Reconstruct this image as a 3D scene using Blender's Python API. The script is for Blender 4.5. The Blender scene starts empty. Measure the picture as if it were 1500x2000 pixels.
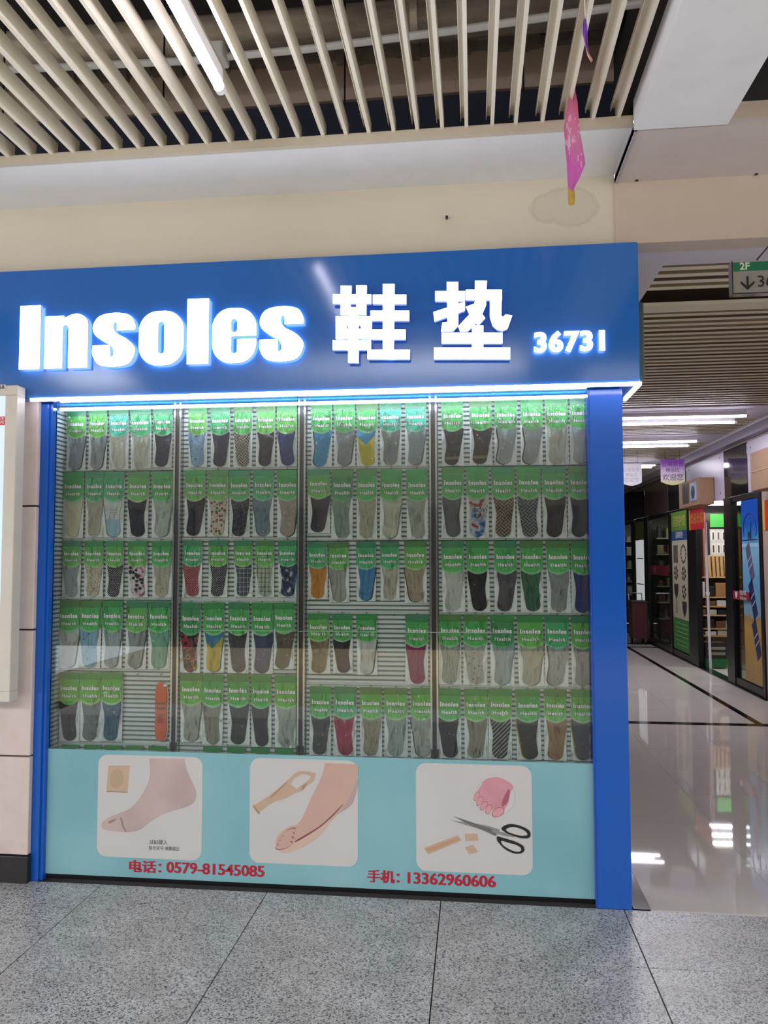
import bpy, bmesh, math, random
from mathutils import Vector, Matrix
random.seed(7)
sc = bpy.context.scene
COL = sc.collection

# ------------------------------------------------------------------ camera
F_PX, YAW, PITCH, ROLL = 1516.08, 0.114836, 0.058331, 0.001905
CAM = Vector((-0.6564, -3.4454, 1.48))
_cy, _sy, _cp, _sp, _cr, _sr = math.cos(YAW), math.sin(YAW), math.cos(PITCH), math.sin(PITCH), math.cos(ROLL), math.sin(ROLL)
RM = (Matrix(((_cy, -_sy, 0), (_sy, _cy, 0), (0, 0, 1))) @ Matrix(((1, 0, 0), (0, _cp, -_sp), (0, _sp, _cp)))
      @ Matrix(((_cr, 0, _sr), (0, 1, 0), (-_sr, 0, _cr))))
cam = bpy.data.cameras.new('camera')
cam.sensor_fit = 'HORIZONTAL'
cam.sensor_width = 36.0
cam.lens = F_PX / 1500 * 36.0
cam.clip_start = 0.05
cam_o = bpy.data.objects.new('camera', cam)
COL.objects.link(cam_o)
right, fwd, up = RM.col[0], RM.col[1], RM.col[2]
cam_o.matrix_world = Matrix(((right[0], up[0], -fwd[0], CAM[0]), (right[1], up[1], -fwd[1], CAM[1]),
                             (right[2], up[2], -fwd[2], CAM[2]), (0, 0, 0, 1)))
sc.camera = cam_o

# ------------------------------------------------------------------ world, lights, exposure
W = bpy.data.worlds.new('hall_light')
sc.world = W
W.use_nodes = True
W.node_tree.nodes['Background'].inputs['Color'].default_value = (0.93, 0.95, 1.0, 1)
W.node_tree.nodes['Background'].inputs['Strength'].default_value = 2.2
sc.view_settings.view_transform = 'Standard'
sc.view_settings.look = 'None'
sc.view_settings.exposure = 0.0
sc.view_settings.gamma = 1.0
sc.view_settings.use_curve_mapping = False
sc.cycles.transparent_max_bounces = 24
sc.cycles.max_bounces = 8
sc.cycles.use_denoising = True
sc.cycles.sample_clamp_indirect = 6.0

TUBE_STRENGTH = 26.0


def area(name, loc, size, rot, power, col=(1, 1, 1)):
    l = bpy.data.lights.new(name, 'AREA')
    l.shape = 'RECTANGLE'
    l.size, l.size_y = size
    l.energy = power
    l.color = col
    o = bpy.data.objects.new(name, l)
    o.location = loc
    o.rotation_euler = rot
    COL.objects.link(o)


# fill light added behind the viewer to brighten the facade and case
area('hall_fill_light', (-1.0, -8.0, 4.26), (12.0, 1.7), (0, 0, 0), 1050, (0.96, 0.98, 1))
# extra light at the corridor tubes; fill lights added to brighten the far shops
for y in (4.3, 5.9, 8.2):
    area('corridor_tube_extra_light', (1.2, y, 2.785), (1.3, 0.02), (0, 0, 0), 14, (0.97, 0.95, 1))
for x, y, w, pw in ((3.0, 7.3, 1.2, 17), (2.62, 5.6, 0.4, 8), (2.75, 9.5, 0.6, 22), (2.75, 12.2, 0.6, 22)):
    area('shop_fill_light', (x, y, 2.24), (w, 0.06), (0, 0, 0), pw, (1.0, 0.96, 0.9))


# ------------------------------------------------------------------ pixel -> plane helpers (layout taken off the survey of the facade)
def ray(x, y):
    return RM @ Vector(((x - 750) / F_PX, 1, -(y - 1000) / F_PX))


def onY(x, y, Y):
    d = ray(x, y)
    return CAM + d * ((Y - CAM.y) / d.y)


def onX(x, y, X):
    d = ray(x, y)
    return CAM + d * ((X - CAM.x) / d.x)


def onZ(x, y, Z):
    d = ray(x, y)
    return CAM + d * ((Z - CAM.z) / d.z)


# ------------------------------------------------------------------ materials
def lin(c):
    if isinstance(c, str):
        c = tuple(int(c[i:i + 2], 16) / 255 for i in (0, 2, 4))
    return tuple(v / 12.92 if v <= 0.04045 else ((v + 0.055) / 1.055) ** 2.4 for v in c) + (1.0,)


_mats = {}


class NT:
    """tiny node-tree helper"""

    def __init__(s, name):
        s.m = bpy.data.materials.new(name)
        s.m.use_nodes = True
        s.t = s.m.node_tree
        s.b = s.t.nodes['Principled BSDF']
        s.out = s.t.nodes['Material Output']

    def n(s, typ, **kw):
        nd = s.t.nodes.new(typ)
        for k, v in kw.items():
            setattr(nd, k, v)
        return nd

    def l(s, a, b):
        s.t.links.new(a, b)

    def math(s, op, a, b=None, c=None):
        nd = s.n('ShaderNodeMath', operation=op)
        for i, v in enumerate((a, b, c)):
            if v is None:
                continue
            if isinstance(v, (int, float)):
                nd.inputs[i].default_value = v
            else:
                s.l(v, nd.inputs[i])
        return nd.outputs[0]

    def mix(s, fac, a, b):
        nd = s.n('ShaderNodeMix', data_type='RGBA')
        for sock, v in ((nd.inputs[0], fac), (nd.inputs[6], a), (nd.inputs[7], b)):
            if isinstance(v, (int, float)):
                sock.default_value = v
            elif isinstance(v, (tuple, str)):
                sock.default_value = v if isinstance(v, tuple) else lin(v)
            else:
                s.l(v, sock)
        return nd.outputs[2]

    def coord(s, kind='Object', scale=None, rot=None):
        tc = s.n('ShaderNodeTexCoord')
        if scale is None and rot is None:
            return tc.outputs[kind]
        mp = s.n('ShaderNodeMapping')
        if scale is not None:
            mp.inputs['Scale'].default_value = scale
        if rot is not None:
            mp.inputs['Rotation'].default_value = rot
        s.l(tc.outputs[kind], mp.inputs['Vector'])
        return mp.outputs[0]

    def noise(s, vec, scale, detail=3, rough=0.5):
        nd = s.n('ShaderNodeTexNoise')
        nd.inputs['Scale'].default_value = scale
        nd.inputs['Detail'].default_value = detail
        nd.inputs['Roughness'].default_value = rough
        if vec is not None:
            s.l(vec, nd.inputs['Vector'])
        return nd.outputs['Fac']

    def ramp(s, fac, stops, interp='LINEAR'):
        nd = s.n('ShaderNodeValToRGB')
        cr = nd.color_ramp
        cr.interpolation = interp
        while len(cr.elements) < len(stops):
            cr.elements.new(0.5)
        for e, (p, c) in zip(cr.elements, stops):
            e.position = p
            e.color = lin(c)
        s.l(fac, nd.inputs[0])
        return nd.outputs[0]

    def bump(s, h, strength=0.2, dist=0.01):
        nd = s.n('ShaderNodeBump')
        nd.inputs['Strength'].default_value = strength
        nd.inputs['Distance'].default_value = dist
        s.l(h, nd.inputs['Height'])
        s.l(nd.outputs[0], s.b.inputs['Normal'])


def mat(name, col, rough=0.5, metal=0.0, var=0.04, vscale=8.0, bump=0.0, bscale=60.0, emit=0.0, ecol=None, coat=0.0, spec=None):
    """plain procedural material: base colour with slight noise variation and optional bump"""
    if name in _mats:
        return _mats[name]
    s = NT(name)
    c = lin(col)
    if var > 0:
        v = s.coord('Object')
        f = s.noise(v, vscale)
        a = tuple(min(1, x * (1 - var * 1.6)) for x in c[:3]) + (1,)
        b = tuple(min(1, x * (1 + var * 1.6)) for x in c[:3]) + (1,)
        s.l(s.mix(f, a, b), s.b.inputs['Base Color'])
    else:
        s.b.inputs['Base Color'].default_value = c
    s.b.inputs['Roughness'].default_value = rough
    s.b.inputs['Metallic'].default_value = metal
    if spec is not None:
        s.b.inputs['Specular IOR Level'].default_value = spec
    if coat:
        s.b.inputs['Coat Weight'].default_value = coat
        s.b.inputs['Coat Roughness'].default_value = 0.05
    if bump:
        s.bump(s.noise(s.coord('Object'), bscale), bump, 0.004)
    if emit:
        s.b.inputs['Emission Color'].default_value = lin(ecol or col)
        s.b.inputs['Emission Strength'].default_value = emit
    _mats[name] = s.m
    return s.m


def glass_mat(name, tint, gloss=1.0, rough=0.0, wrinkle=0.0, ior=1.45, wscale=30.0):
    """clear pane / film: transparent with Fresnel-weighted mirror reflection"""
    if name in _mats:
        return _mats[name]
    s = NT(name)
    s.t.nodes.remove(s.b)
    tr = s.n('ShaderNodeBsdfTransparent')
    tr.inputs[0].default_value = lin(tint)
    gl = s.n('ShaderNodeBsdfGlossy')
    gl.inputs['Roughness'].default_value = rough
    fr = s.n('ShaderNodeFresnel')
    fr.inputs['IOR'].default_value = ior
    if wrinkle:
        bp = s.n('ShaderNodeBump')
        bp.inputs['Strength'].default_value = wrinkle
        bp.inputs['Distance'].default_value = 0.045
        oi = s.n('ShaderNodeObjectInfo')
        va = s.n('ShaderNodeVectorMath', operation='ADD')
        s.l(s.coord('Object', scale=(1.4, 1, 0.6)), va.inputs[0])
        s.l(oi.outputs['Random'], va.inputs[1])
        s.l(s.noise(va.outputs[0], wscale, 2, 0.55), bp.inputs['Height'])
        s.l(bp.outputs[0], gl.inputs['Normal'])
        s.l(bp.outputs[0], fr.inputs['Normal'])
    mx = s.n('ShaderNodeMixShader')
    f = s.math('MULTIPLY', fr.outputs[0], gloss)
    s.l(f, mx.inputs[0])
    s.l(tr.outputs[0], mx.inputs[1])
    s.l(gl.outputs[0], mx.inputs[2])
    s.l(mx.outputs[0], s.out.inputs['Surface'])
    _mats[name] = s.m
    return s.m


# ------------------------------------------------------------------ mesh builder
class MB:
    def __init__(s):
        s.v, s.f, s.mi = [], [], []

    def quad(s, pts, mi=0):
        k = len(s.v)
        s.v += [tuple(p) for p in pts]
        s.f.append(tuple(range(k, k + len(pts))))
        s.mi.append(mi)
        return s

    def box(s, x0, x1, y0, y1, z0, z1, mi=0):
        k = len(s.v)
        x0, x1 = min(x0, x1), max(x0, x1)
        y0, y1 = min(y0, y1), max(y0, y1)
        z0, z1 = min(z0, z1), max(z0, z1)
        s.v += [(x0, y0, z0), (x1, y0, z0), (x1, y1, z0), (x0, y1, z0), (x0, y0, z1), (x1, y0, z1), (x1, y1, z1), (x0, y1, z1)]
        for q in ((0, 3, 2, 1), (4, 5, 6, 7), (0, 1, 5, 4), (1, 2, 6, 5), (2, 3, 7, 6), (3, 0, 4, 7)):
            s.f.append(tuple(k + i for i in q))
            s.mi.append(mi)
        return s

    def prism(s, poly, d0, d1, to, mi=0, caps=True):
        """poly of 2-D points extruded between d0 and d1; to(u, v, d) -> xyz"""
        k = len(s.v)
        n = len(poly)
        s.v += [tuple(to(u, v, d0)) for u, v in poly] + [tuple(to(u, v, d1)) for u, v in poly]
        s.f.append(tuple(range(k, k + n)))
        s.mi.append(mi)
        if caps:
            s.f.append(tuple(range(k + 2 * n - 1, k + n - 1, -1)))
            s.mi.append(mi)
        for i in range(n):
            j = (i + 1) % n
            s.f.append((k + i, k + n + i, k + n + j, k + j))
            s.mi.append(mi)
        return s

    def tube(s, a, b, r, n=10, r2=None, mi=0):
        a, b = Vector(a), Vector(b)
        d = (b - a).normalized()
        u = d.orthogonal().normalized()
        w = d.cross(u)
        r2 = r if r2 is None else r2
        k = len(s.v)
        for p, rr in ((a, r), (b, r2)):
            for i in range(n):
                t = 2 * math.pi * i / n
                s.v.append(tuple(p + (u * math.cos(t) + w * math.sin(t)) * rr))
        for i in range(n):
            j = (i + 1) % n
            s.f.append((k + i, k + j, k + n + j, k + n + i))
            s.mi.append(mi)
        s.f.append(tuple(k + i for i in range(n - 1, -1, -1)))
        s.mi.append(mi)
        s.f.append(tuple(k + n + i for i in range(n)))
        s.mi.append(mi)
        return s

    def path(s, pts, r, n=8, mi=0):
        for a, b in zip(pts[:-1], pts[1:]):
            s.tube(a, b, r, n, mi=mi)
        return s

    def mesh(s, name, mats, bevel=0.0, smooth=False):
        me = bpy.data.meshes.new(name)
        me.from_pydata(s.v, [], s.f)
        for m in (mats if isinstance(mats, (list, tuple)) else [mats]):
            me.materials.append(m)
        for p, i in zip(me.polygons, s.mi):
            p.material_index = i
        bm = bmesh.new()
        bm.from_mesh(me)
        bmesh.ops.recalc_face_normals(bm, faces=bm.faces)
        if bevel:
            es = [e for e in bm.edges if len(e.link_faces) == 2 and e.calc_face_angle(0) > 0.6]
            bmesh.ops.bevel(bm, geom=es, offset=bevel, segments=2, affect='EDGES', profile=0.5)
        bm.to_mesh(me)
        bm.free()
        if smooth:
            for p in me.polygons:
                p.use_smooth = True
        return me

    def obj(s, name, mats, parent=None, bevel=0.0, smooth=False):
        return link(name, s.mesh(name, mats, bevel, smooth), parent)


def link(name, me, parent=None):
    o = bpy.data.objects.new(name, me)
    COL.objects.link(o)
    if parent is not None:
        o.parent = parent
    return o


def thing(name, label, cat, loc=(0, 0, 0), group=None):
    o = bpy.data.objects.new(name, None)
    o.empty_display_size = 0.1
    COL.objects.link(o)
    o.location = loc
    return tag(o, label, cat, group)


def tag(o, label, cat, group=None):
    o['label'] = label
    o['category'] = cat
    if group:
        o['group'] = group
    return o


def struct(o):
    o['kind'] = 'structure'
    return o


def at(o, root):
    """child given in world coordinates under a root that was moved to root.location"""
    o.parent = root
    o.matrix_parent_inverse = Matrix.Translation(-Vector(root.location))
    return o


FACE = lambda u, v, d: (u, d, v)            # facade: u = X, v = Z, d = Y
SIDE = lambda u, v, d: (d, u, v)            # corridor wall: u = Y, v = Z, d = X
FLAT = lambda u, v, d: (u, v, d)


def rrect(x0, x1, z0, z1, r, n=6):
    pts = []
    for cx, cz, a0 in ((x1 - r, z1 - r, 0), (x0 + r, z1 - r, 90), (x0 + r, z0 + r, 180), (x1 - r, z0 + r, 270)):
        for i in range(n + 1):
            a = math.radians(a0 + 90 * i / n)
            pts.append((cx + r * math.cos(a), cz + r * math.sin(a)))
    return pts


def smooth_loop(pts, n=5, closed=True):
    """Catmull-Rom through points; a point (x, z, 1) is a sharp corner"""
    out = []
    N = len(pts)
    P = lambda i: Vector(pts[i % N][:2])
    sharp = lambda i: len(pts[i % N]) > 2
    for i in range(N if closed else N - 1):
        p1, p2 = P(i), P(i + 1)
        p0 = p1 - (p2 - p1) if sharp(i) else P(i - 1)
        p3 = p2 + (p2 - p1) if sharp(i + 1) else P(i + 2)
        if sharp(i) and sharp(i + 1):
            out.append(tuple(p1))
            continue
        for k in range(n):
            t = k / n
            q = 0.5 * ((2 * p1) + (p2 - p0) * t + (2 * p0 - 5 * p1 + 4 * p2 - p3) * t * t + (3 * p1 - p0 - 3 * p2 + p3) * t ** 3)
            out.append(tuple(q))
    return out


# ---- text: built-in font turned into meshes
def text_mesh(body, size, bold=0.0, extrude=0.0, xs=1.0, mats=None, plane='face', align='CENTER', spacing=1.0, outline=None):
    def make(b, z):
        c = bpy.data.curves.new('lettering', 'FONT')
        c.body = body
        c.size = size
        c.offset = b * size
        c.extrude = extrude
        c.resolution_u = 3
        c.space_character = spacing
        c.align_x = align
        c.align_y = 'CENTER'
        o = bpy.data.objects.new('lettering', c)
        COL.objects.link(o)
        bpy.context.view_layer.update()
        me = bpy.data.meshes.new_from_object(o.evaluated_get(bpy.context.evaluated_depsgraph_get()))
        bpy.data.objects.remove(o)
        bpy.data.curves.remove(c)
        return me
    parts = [(make(bold, 0), 0, 0)]
    if outline:
        parts.append((make(bold + outline, 0), 1, -0.0006))
    mb = MB()
    for me, mi, dz in parts:
        k = len(mb.v)
        for v in me.vertices:
            x, y, z = v.co.x * xs, v.co.y, v.co.z + dz
            mb.v.append((x, -z, y) if plane == 'face' else (-z, -x, y))
        for p in me.polygons:
            mb.f.append(tuple(k + i for i in p.vertices))
            mb.mi.append(mi)
        bpy.data.meshes.remove(me)
    me = bpy.data.meshes.new('lettering')
    me.from_pydata(mb.v, [], mb.f)
    for m in (mats if isinstance(mats, (list, tuple)) else [mats]):
        me.materials.append(m)
    for p, i in zip(me.polygons, mb.mi):
        p.material_index = i
    return me


def text(name, body, loc, size, parent=None, **kw):
    o = link(name, text_mesh(body, size, **kw), parent)
    o.location = loc
    return o


def strike(me, dx, axis='x', dd=0.0001):
    """heavier lettering: the glyphs struck twice, a hair apart"""
    bm = bmesh.new()
    bm.from_mesh(me)
    r = bmesh.ops.duplicate(bm, geom=bm.verts[:] + bm.edges[:] + bm.faces[:])
    for v in r['geom']:
        if isinstance(v, bmesh.types.BMVert):
            v.co.x += dx
            v.co.y += dd
    bmesh.ops.translate(bm, verts=bm.verts, vec=(-dx / 2, 0, 0))
    bm.to_mesh(me)
    bm.free()
    return me


def heavy(body, size, bold, xs, mats, fat, rim, spacing=1.0):
    """bold print: glyphs struck several times, over a dark copy spread around them"""
    src = text_mesh(body, size, bold=bold, xs=xs, mats=mats, spacing=spacing)
    mb = MB()
    spots = [(dx, dz, 0.0, 0) for dx in (-fat, 0, fat) for dz in (-fat * 0.4, fat * 0.4)]
    spots += [(math.cos(a) * (rim + fat * 0.9) + rim * 0.25, math.sin(a) * (rim + fat * 0.3) - rim * 0.35, 0.0005, 1) for a in [math.pi * k / 5 for k in range(10)]]
    for dx, dz, dy, mi in spots:
        k = len(mb.v)
        mb.v += [(v.co.x + dx, v.co.y + dy + 0.00001 * len(mb.mi) / 100, v.co.z + dz) for v in src.vertices]
        for p in src.polygons:
            mb.f.append(tuple(k + i for i in p.vertices))
            mb.mi.append(mi)
    bpy.data.meshes.remove(src)
    me = bpy.data.meshes.new('lettering')
    me.from_pydata(mb.v, [], mb.f)
    for m in mats:
        me.materials.append(m)
    for p, i in zip(me.polygons, mb.mi):
        p.material_index = i
    return me


# ================================================================== common materials
M_wall = None


def plaster():
    s = NT('wall_plaster')
    v = s.coord('Object')
    base = s.mix(s.noise(v, 3.0, 4), 'd2c8b4', 'dad1be')
    # old water stain near the right end of the wall (shape of its own)
    sp = s.n('ShaderNodeSeparateXYZ')
    s.l(v, sp.inputs[0])
    dx = s.math('SUBTRACT', sp.outputs[0], -0.235)
    dz = s.math('SUBTRACT', sp.outputs[2], 3.04)
    dz2 = s.math('MULTIPLY', dz, 1.35)
    r = s.math('SQRT', s.math('ADD', s.math('MULTIPLY', dx, dx), s.math('MULTIPLY', dz2, dz2)))
    r = s.math('ADD', r, s.math('MULTIPLY', s.math('SUBTRACT', s.noise(v, 9.0, 3), 0.5), 0.16))
    edge = s.math('COMPARE', r, 0.125, 0.014)
    inner = s.math('LESS_THAN', r, 0.125)
    col = s.mix(s.math('MULTIPLY', inner, 0.25), base, 'b3ab98')
    col = s.mix(s.math('MULTIPLY', edge, 0.2), col, 'aba28e')
    s.l(col, s.b.inputs['Base Color'])
    s.b.inputs['Roughness'].default_value = 0.8
    s.bump(s.noise(v, 25.0, 4), 0.08, 0.004)
    return s.m


def granite():
    s = NT('granite')
    oi = s.n('ShaderNodeObjectInfo')
    va = s.n('ShaderNodeVectorMath', operation='ADD')
    s.l(s.coord('Object'), va.inputs[0])
    mu = s.math('MULTIPLY', oi.outputs['Random'], 37.0)
    s.l(mu, va.inputs[1])
    v = va.outputs[0]
    vo = s.n('ShaderNodeTexVoronoi')
    vo.inputs['Scale'].default_value = 205
    s.l(v, vo.inputs['Vector'])
    sp = s.n('ShaderNodeSeparateColor')
    s.l(vo.outputs['Color'], sp.inputs[0])
    cells = s.ramp(sp.outputs[0], [(0.0, '55585e'), (0.12, '75787d'), (0.21, 'a9abad'), (0.55, 'c1c2c2'), (0.8, 'cfcfcc'), (1.0, 'bcbcbc')], 'CONSTANT')
    blot = s.noise(v, 6.0, 4)
    tone = s.ramp(blot, [(0.3, 'e0dedb'), (0.7, 'fdfdfd')])
    nd = s.n('ShaderNodeMix', data_type='RGBA', blend_type='MULTIPLY')
    nd.inputs[0].default_value = 1
    s.l(cells, nd.inputs[6])
    s.l(tone, nd.inputs[7])
    s.l(nd.outputs[2], s.b.inputs['Base Color'])
    rg = s.n('ShaderNodeMapRange')
    rg.inputs['To Min'].default_value = 0.22
    rg.inputs['To Max'].default_value = 0.4
    s.l(s.noise(v, 40, 3), rg.inputs[0])
    s.l(rg.outputs[0], s.b.inputs['Roughness'])
    return s.m


def duct_mat():
    s = NT('galvanized_duct')
    v = s.coord('Object', scale=(0.4, 2, 2))
    c = s.ramp(s.noise(v, 5, 5, 0.65), [(0.3, '8a8074'), (0.5, 'bbae9e'), (0.7, 'd8ccbb')])
    s.l(c, s.b.inputs['Base Color'])
    s.b.inputs['Metallic'].default_value = 0.25
    s.b.inputs['Roughness'].default_value = 0.42
    s.bump(s.noise(s.coord('Object'), 40, 3), 0.2, 0.005)
    return s.m


def concrete(name, a, b):
    s = NT(name)
    v = s.coord('Object')
    s.l(s.mix(s.noise(v, 6, 6, 0.65), a, b), s.b.inputs['Base Color'])
    s.b.inputs['Roughness'].default_value = 0.9
    s.bump(s.noise(v, 22, 6, 0.7), 0.5, 0.01)
    return s.m


def marble():
    s = NT('pink_marble')
    v = s.coord('Object')
    base = s.mix(s.noise(v, 14, 5), 'cfbcb2', 'ddcdc5')
    f = s.ramp(s.noise(v, 3.4, 5, 0.6), [(0.64, '000000'), (0.72, 'ffffff')])
    s.l(s.mix(s.math('MULTIPLY', f, 0.3), base, 'a98d7c'), s.b.inputs['Base Color'])
    s.b.inputs['Roughness'].default_value = 0.3
    return s.m


def blue_gloss(name, col, rough=0.12):
    s = NT(name)
    v = s.coord('Object')
    c = lin(col)
    s.l(s.mix(s.noise(v, 2.0, 2), tuple(x * 0.96 for x in c[:3]) + (1,), tuple(x * 1.04 for x in c[:3]) + (1,)), s.b.inputs['Base Color'])
    s.b.inputs['Roughness'].default_value = rough
    s.bump(s.noise(s.coord('Object', scale=(1.2, 1, 0.5)), 4.0, 1), 0.03, 0.02)
    return s.m


m_plaster = plaster()
m_granite = granite()
m_duct = duct_mat()
m_marble = marble()
m_conc = concrete('brown_concrete', 'b29c8e', 'cab8aa')
m_conc_rough = concrete('rough_mortar', '6a6058', '9c9388')
m_blue = blue_gloss('blue_fascia_panel', '2767b6')
m_blue2 = blue_gloss('blue_acrylic_pillar', '1258b6', 0.16)
m_white_soffit = mat('white_soffit_paint', 'e8e8e8', 0.45, bump=0.05)
m_soffit_r = mat('pinkish_soffit_paint', 'c9bdb8', 0.5, bump=0.05)
m_beige = mat('beige_board_paint', 'c8b8a6', 0.6)
m_slat = mat('cream_slat_aluminium', 'e8dfca', 0.35, var=0.05, vscale=5)
m_slat2 = mat('corridor_slat_aluminium', 'e2d6ba', 0.4, var=0.05)
m_navy = mat('navy_black_paint', '252a40', 0.7, var=0.1)
m_black = mat('black_metal', '121114', 0.35)
m_black_gloss = mat('black_gloss_tile', '17171b', 0.1)
m_slab = mat('dark_ceiling_slab', '2c2826', 0.9)
m_seam = mat('dark_grout', '3a3636', 0.9)
m_tube = mat('lit_tube_lamp', 'fbf8ff', 0.4, var=0, emit=TUBE_STRENGTH, ecol='f4f0ff')
m_led = mat('lit_led_strip', 'ffffff', 0.4, var=0, emit=14, ecol='f2efff')
m_lampbody = mat('white_lamp_body', 'e4e2e4', 0.4)
m_letter = mat('lit_letter_face', 'ffffff', 0.4, var=0, emit=5.0, ecol='f8faff')
m_letter_side = mat('lit_letter_return', 'dfe8ff', 0.4, var=0, emit=0.25, ecol='7fa4ff')
m_letter_rim = mat('chrome_letter_rim', 'b8c4d8', 0.25, metal=0.8)
m_aqua = None
m_chrome = mat('chrome_strip', 'c8ccca', 0.12, metal=1.0, var=0.03)
m_white = mat('white_plastic', 'dcdcd8', 0.45)
m_tilewhite = mat('polished_white_tile', 'd6cfc9', 0.03, var=0.03, vscale=1.5)
m_glass = glass_mat('clear_shop_glass', 'fbfdfc', 1.35, ior=1.52)
m_darkglass = glass_mat('shop_door_glass', 'dfe6e2', 0.6, ior=1.3)
m_film = glass_mat('clear_bag_film', 'fdfefd', 0.95, rough=0.02, wrinkle=1.0, ior=1.33, wscale=20.0)
M_red_ink = mat('red_ink', 'b01f35', 0.5, var=0)
M_black_ink = mat('black_ink', '1a1a1c', 0.5, var=0)

# ================================================================== floor
def build_floor():
    fl = MB().box(-6.0, 4.2, -9.0, 14.6, -0.12, -0.012).obj('floor', m_seam)
    struct(fl)
    # granite slabs of the hall
    P = 0.768
    g = 0.0022
    me = MB().box(g, P - g, g, P - g, -0.012, 0).mesh('granite_tile', m_granite, 0.001)
    x0 = -0.042
    for i in range(-6, 4):
        for j in range(0, 4):
            o = link('tile', me, fl)
            o.location = (x0 + i * P, -0.465 - (j + 1) * P, 0)
    # white border and beige polished floor further back in the hall
    yb = -0.465 - 4 * P
    MB().box(-4.7, 3.1, yb - 0.62, yb - g, -0.012, 0).obj('tile', mat('white_border_stone', 'e6e2dc', 0.2), fl)
    MB().box(-6.0, 4.2, -9.0, yb - 0.63, -0.012, 0).obj('tile', mat('beige_polished_stone', 'c8b294', 0.2), fl)
    me2 = MB().box(g, P - g, g, 0.465, -0.012, 0).mesh('granite_tile_row', m_granite, 0.001)
    for i in range(-4, 4):
        o = link('tile', me2, fl)
        o.location = (x0 + i * P, -0.465, 0)
    # corridor: polished tiles, black borders
    q = 0.58
    black_rows = [(3.76, 3.87), (9.75, 9.87), (10.3, 10.42)]
    xs = [0.07, 0.07 + q, 0.07 + 2 * q, 1.81]
    ys = [0.012 + (0.507 - 0.012) * k for k in (0, 1)] + [0.507 + q * k for k in range(1, 6)] + [3.76, 3.87] + \
         [3.87 + q * k for k in range(1, 10)] + [9.75, 9.87, 10.3, 10.42] + [10.42 + q * k for k in range(1, 8)]
    ys = sorted(set(round(y, 3) for y in ys))
    ys = [y for k, y in enumerate(ys) if k == 0 or y - ys[k - 1] > 0.03]
    h = 0.0008
    for x0_, x1_ in list(zip(xs[:-1], xs[1:])) + [(1.81, 1.875), (1.875, 2.335), (0.0, 0.07)]:
        for y0_, y1_ in zip(ys[:-1], ys[1:]):
            dark = (x0_ in (1.81,) and y0_ >= 3.7) or x0_ == 0.0 or any(abs(y0_ - a) < 0.02 for a, b in black_rows)
            if x0_ == 1.875 and abs(y0_ - 3.76) < 0.02:
                dark = True
            MB().box(x0_ + h, x1_ - h, y0_ + h, y1_ - h, -0.012, 0).obj('tile', m_black_gloss if dark else m_tilewhite, fl)
    # right part of the hall floor beyond the corridor mouth, inside the far shop
    MB().box(2.34, 4.2, 3.5, 14.6, -0.012, 0.0).obj('tile', m_tilewhite, fl)
    MB().box(2.335, 4.2, 0.012, 3.5, -0.012, 0.0).obj('tile', m_tilewhite, fl)
    return fl


build_floor()

# ================================================================== hall ceiling and upper wall
Z_SOF = 3.18
Y_OPEN = -0.385


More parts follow.
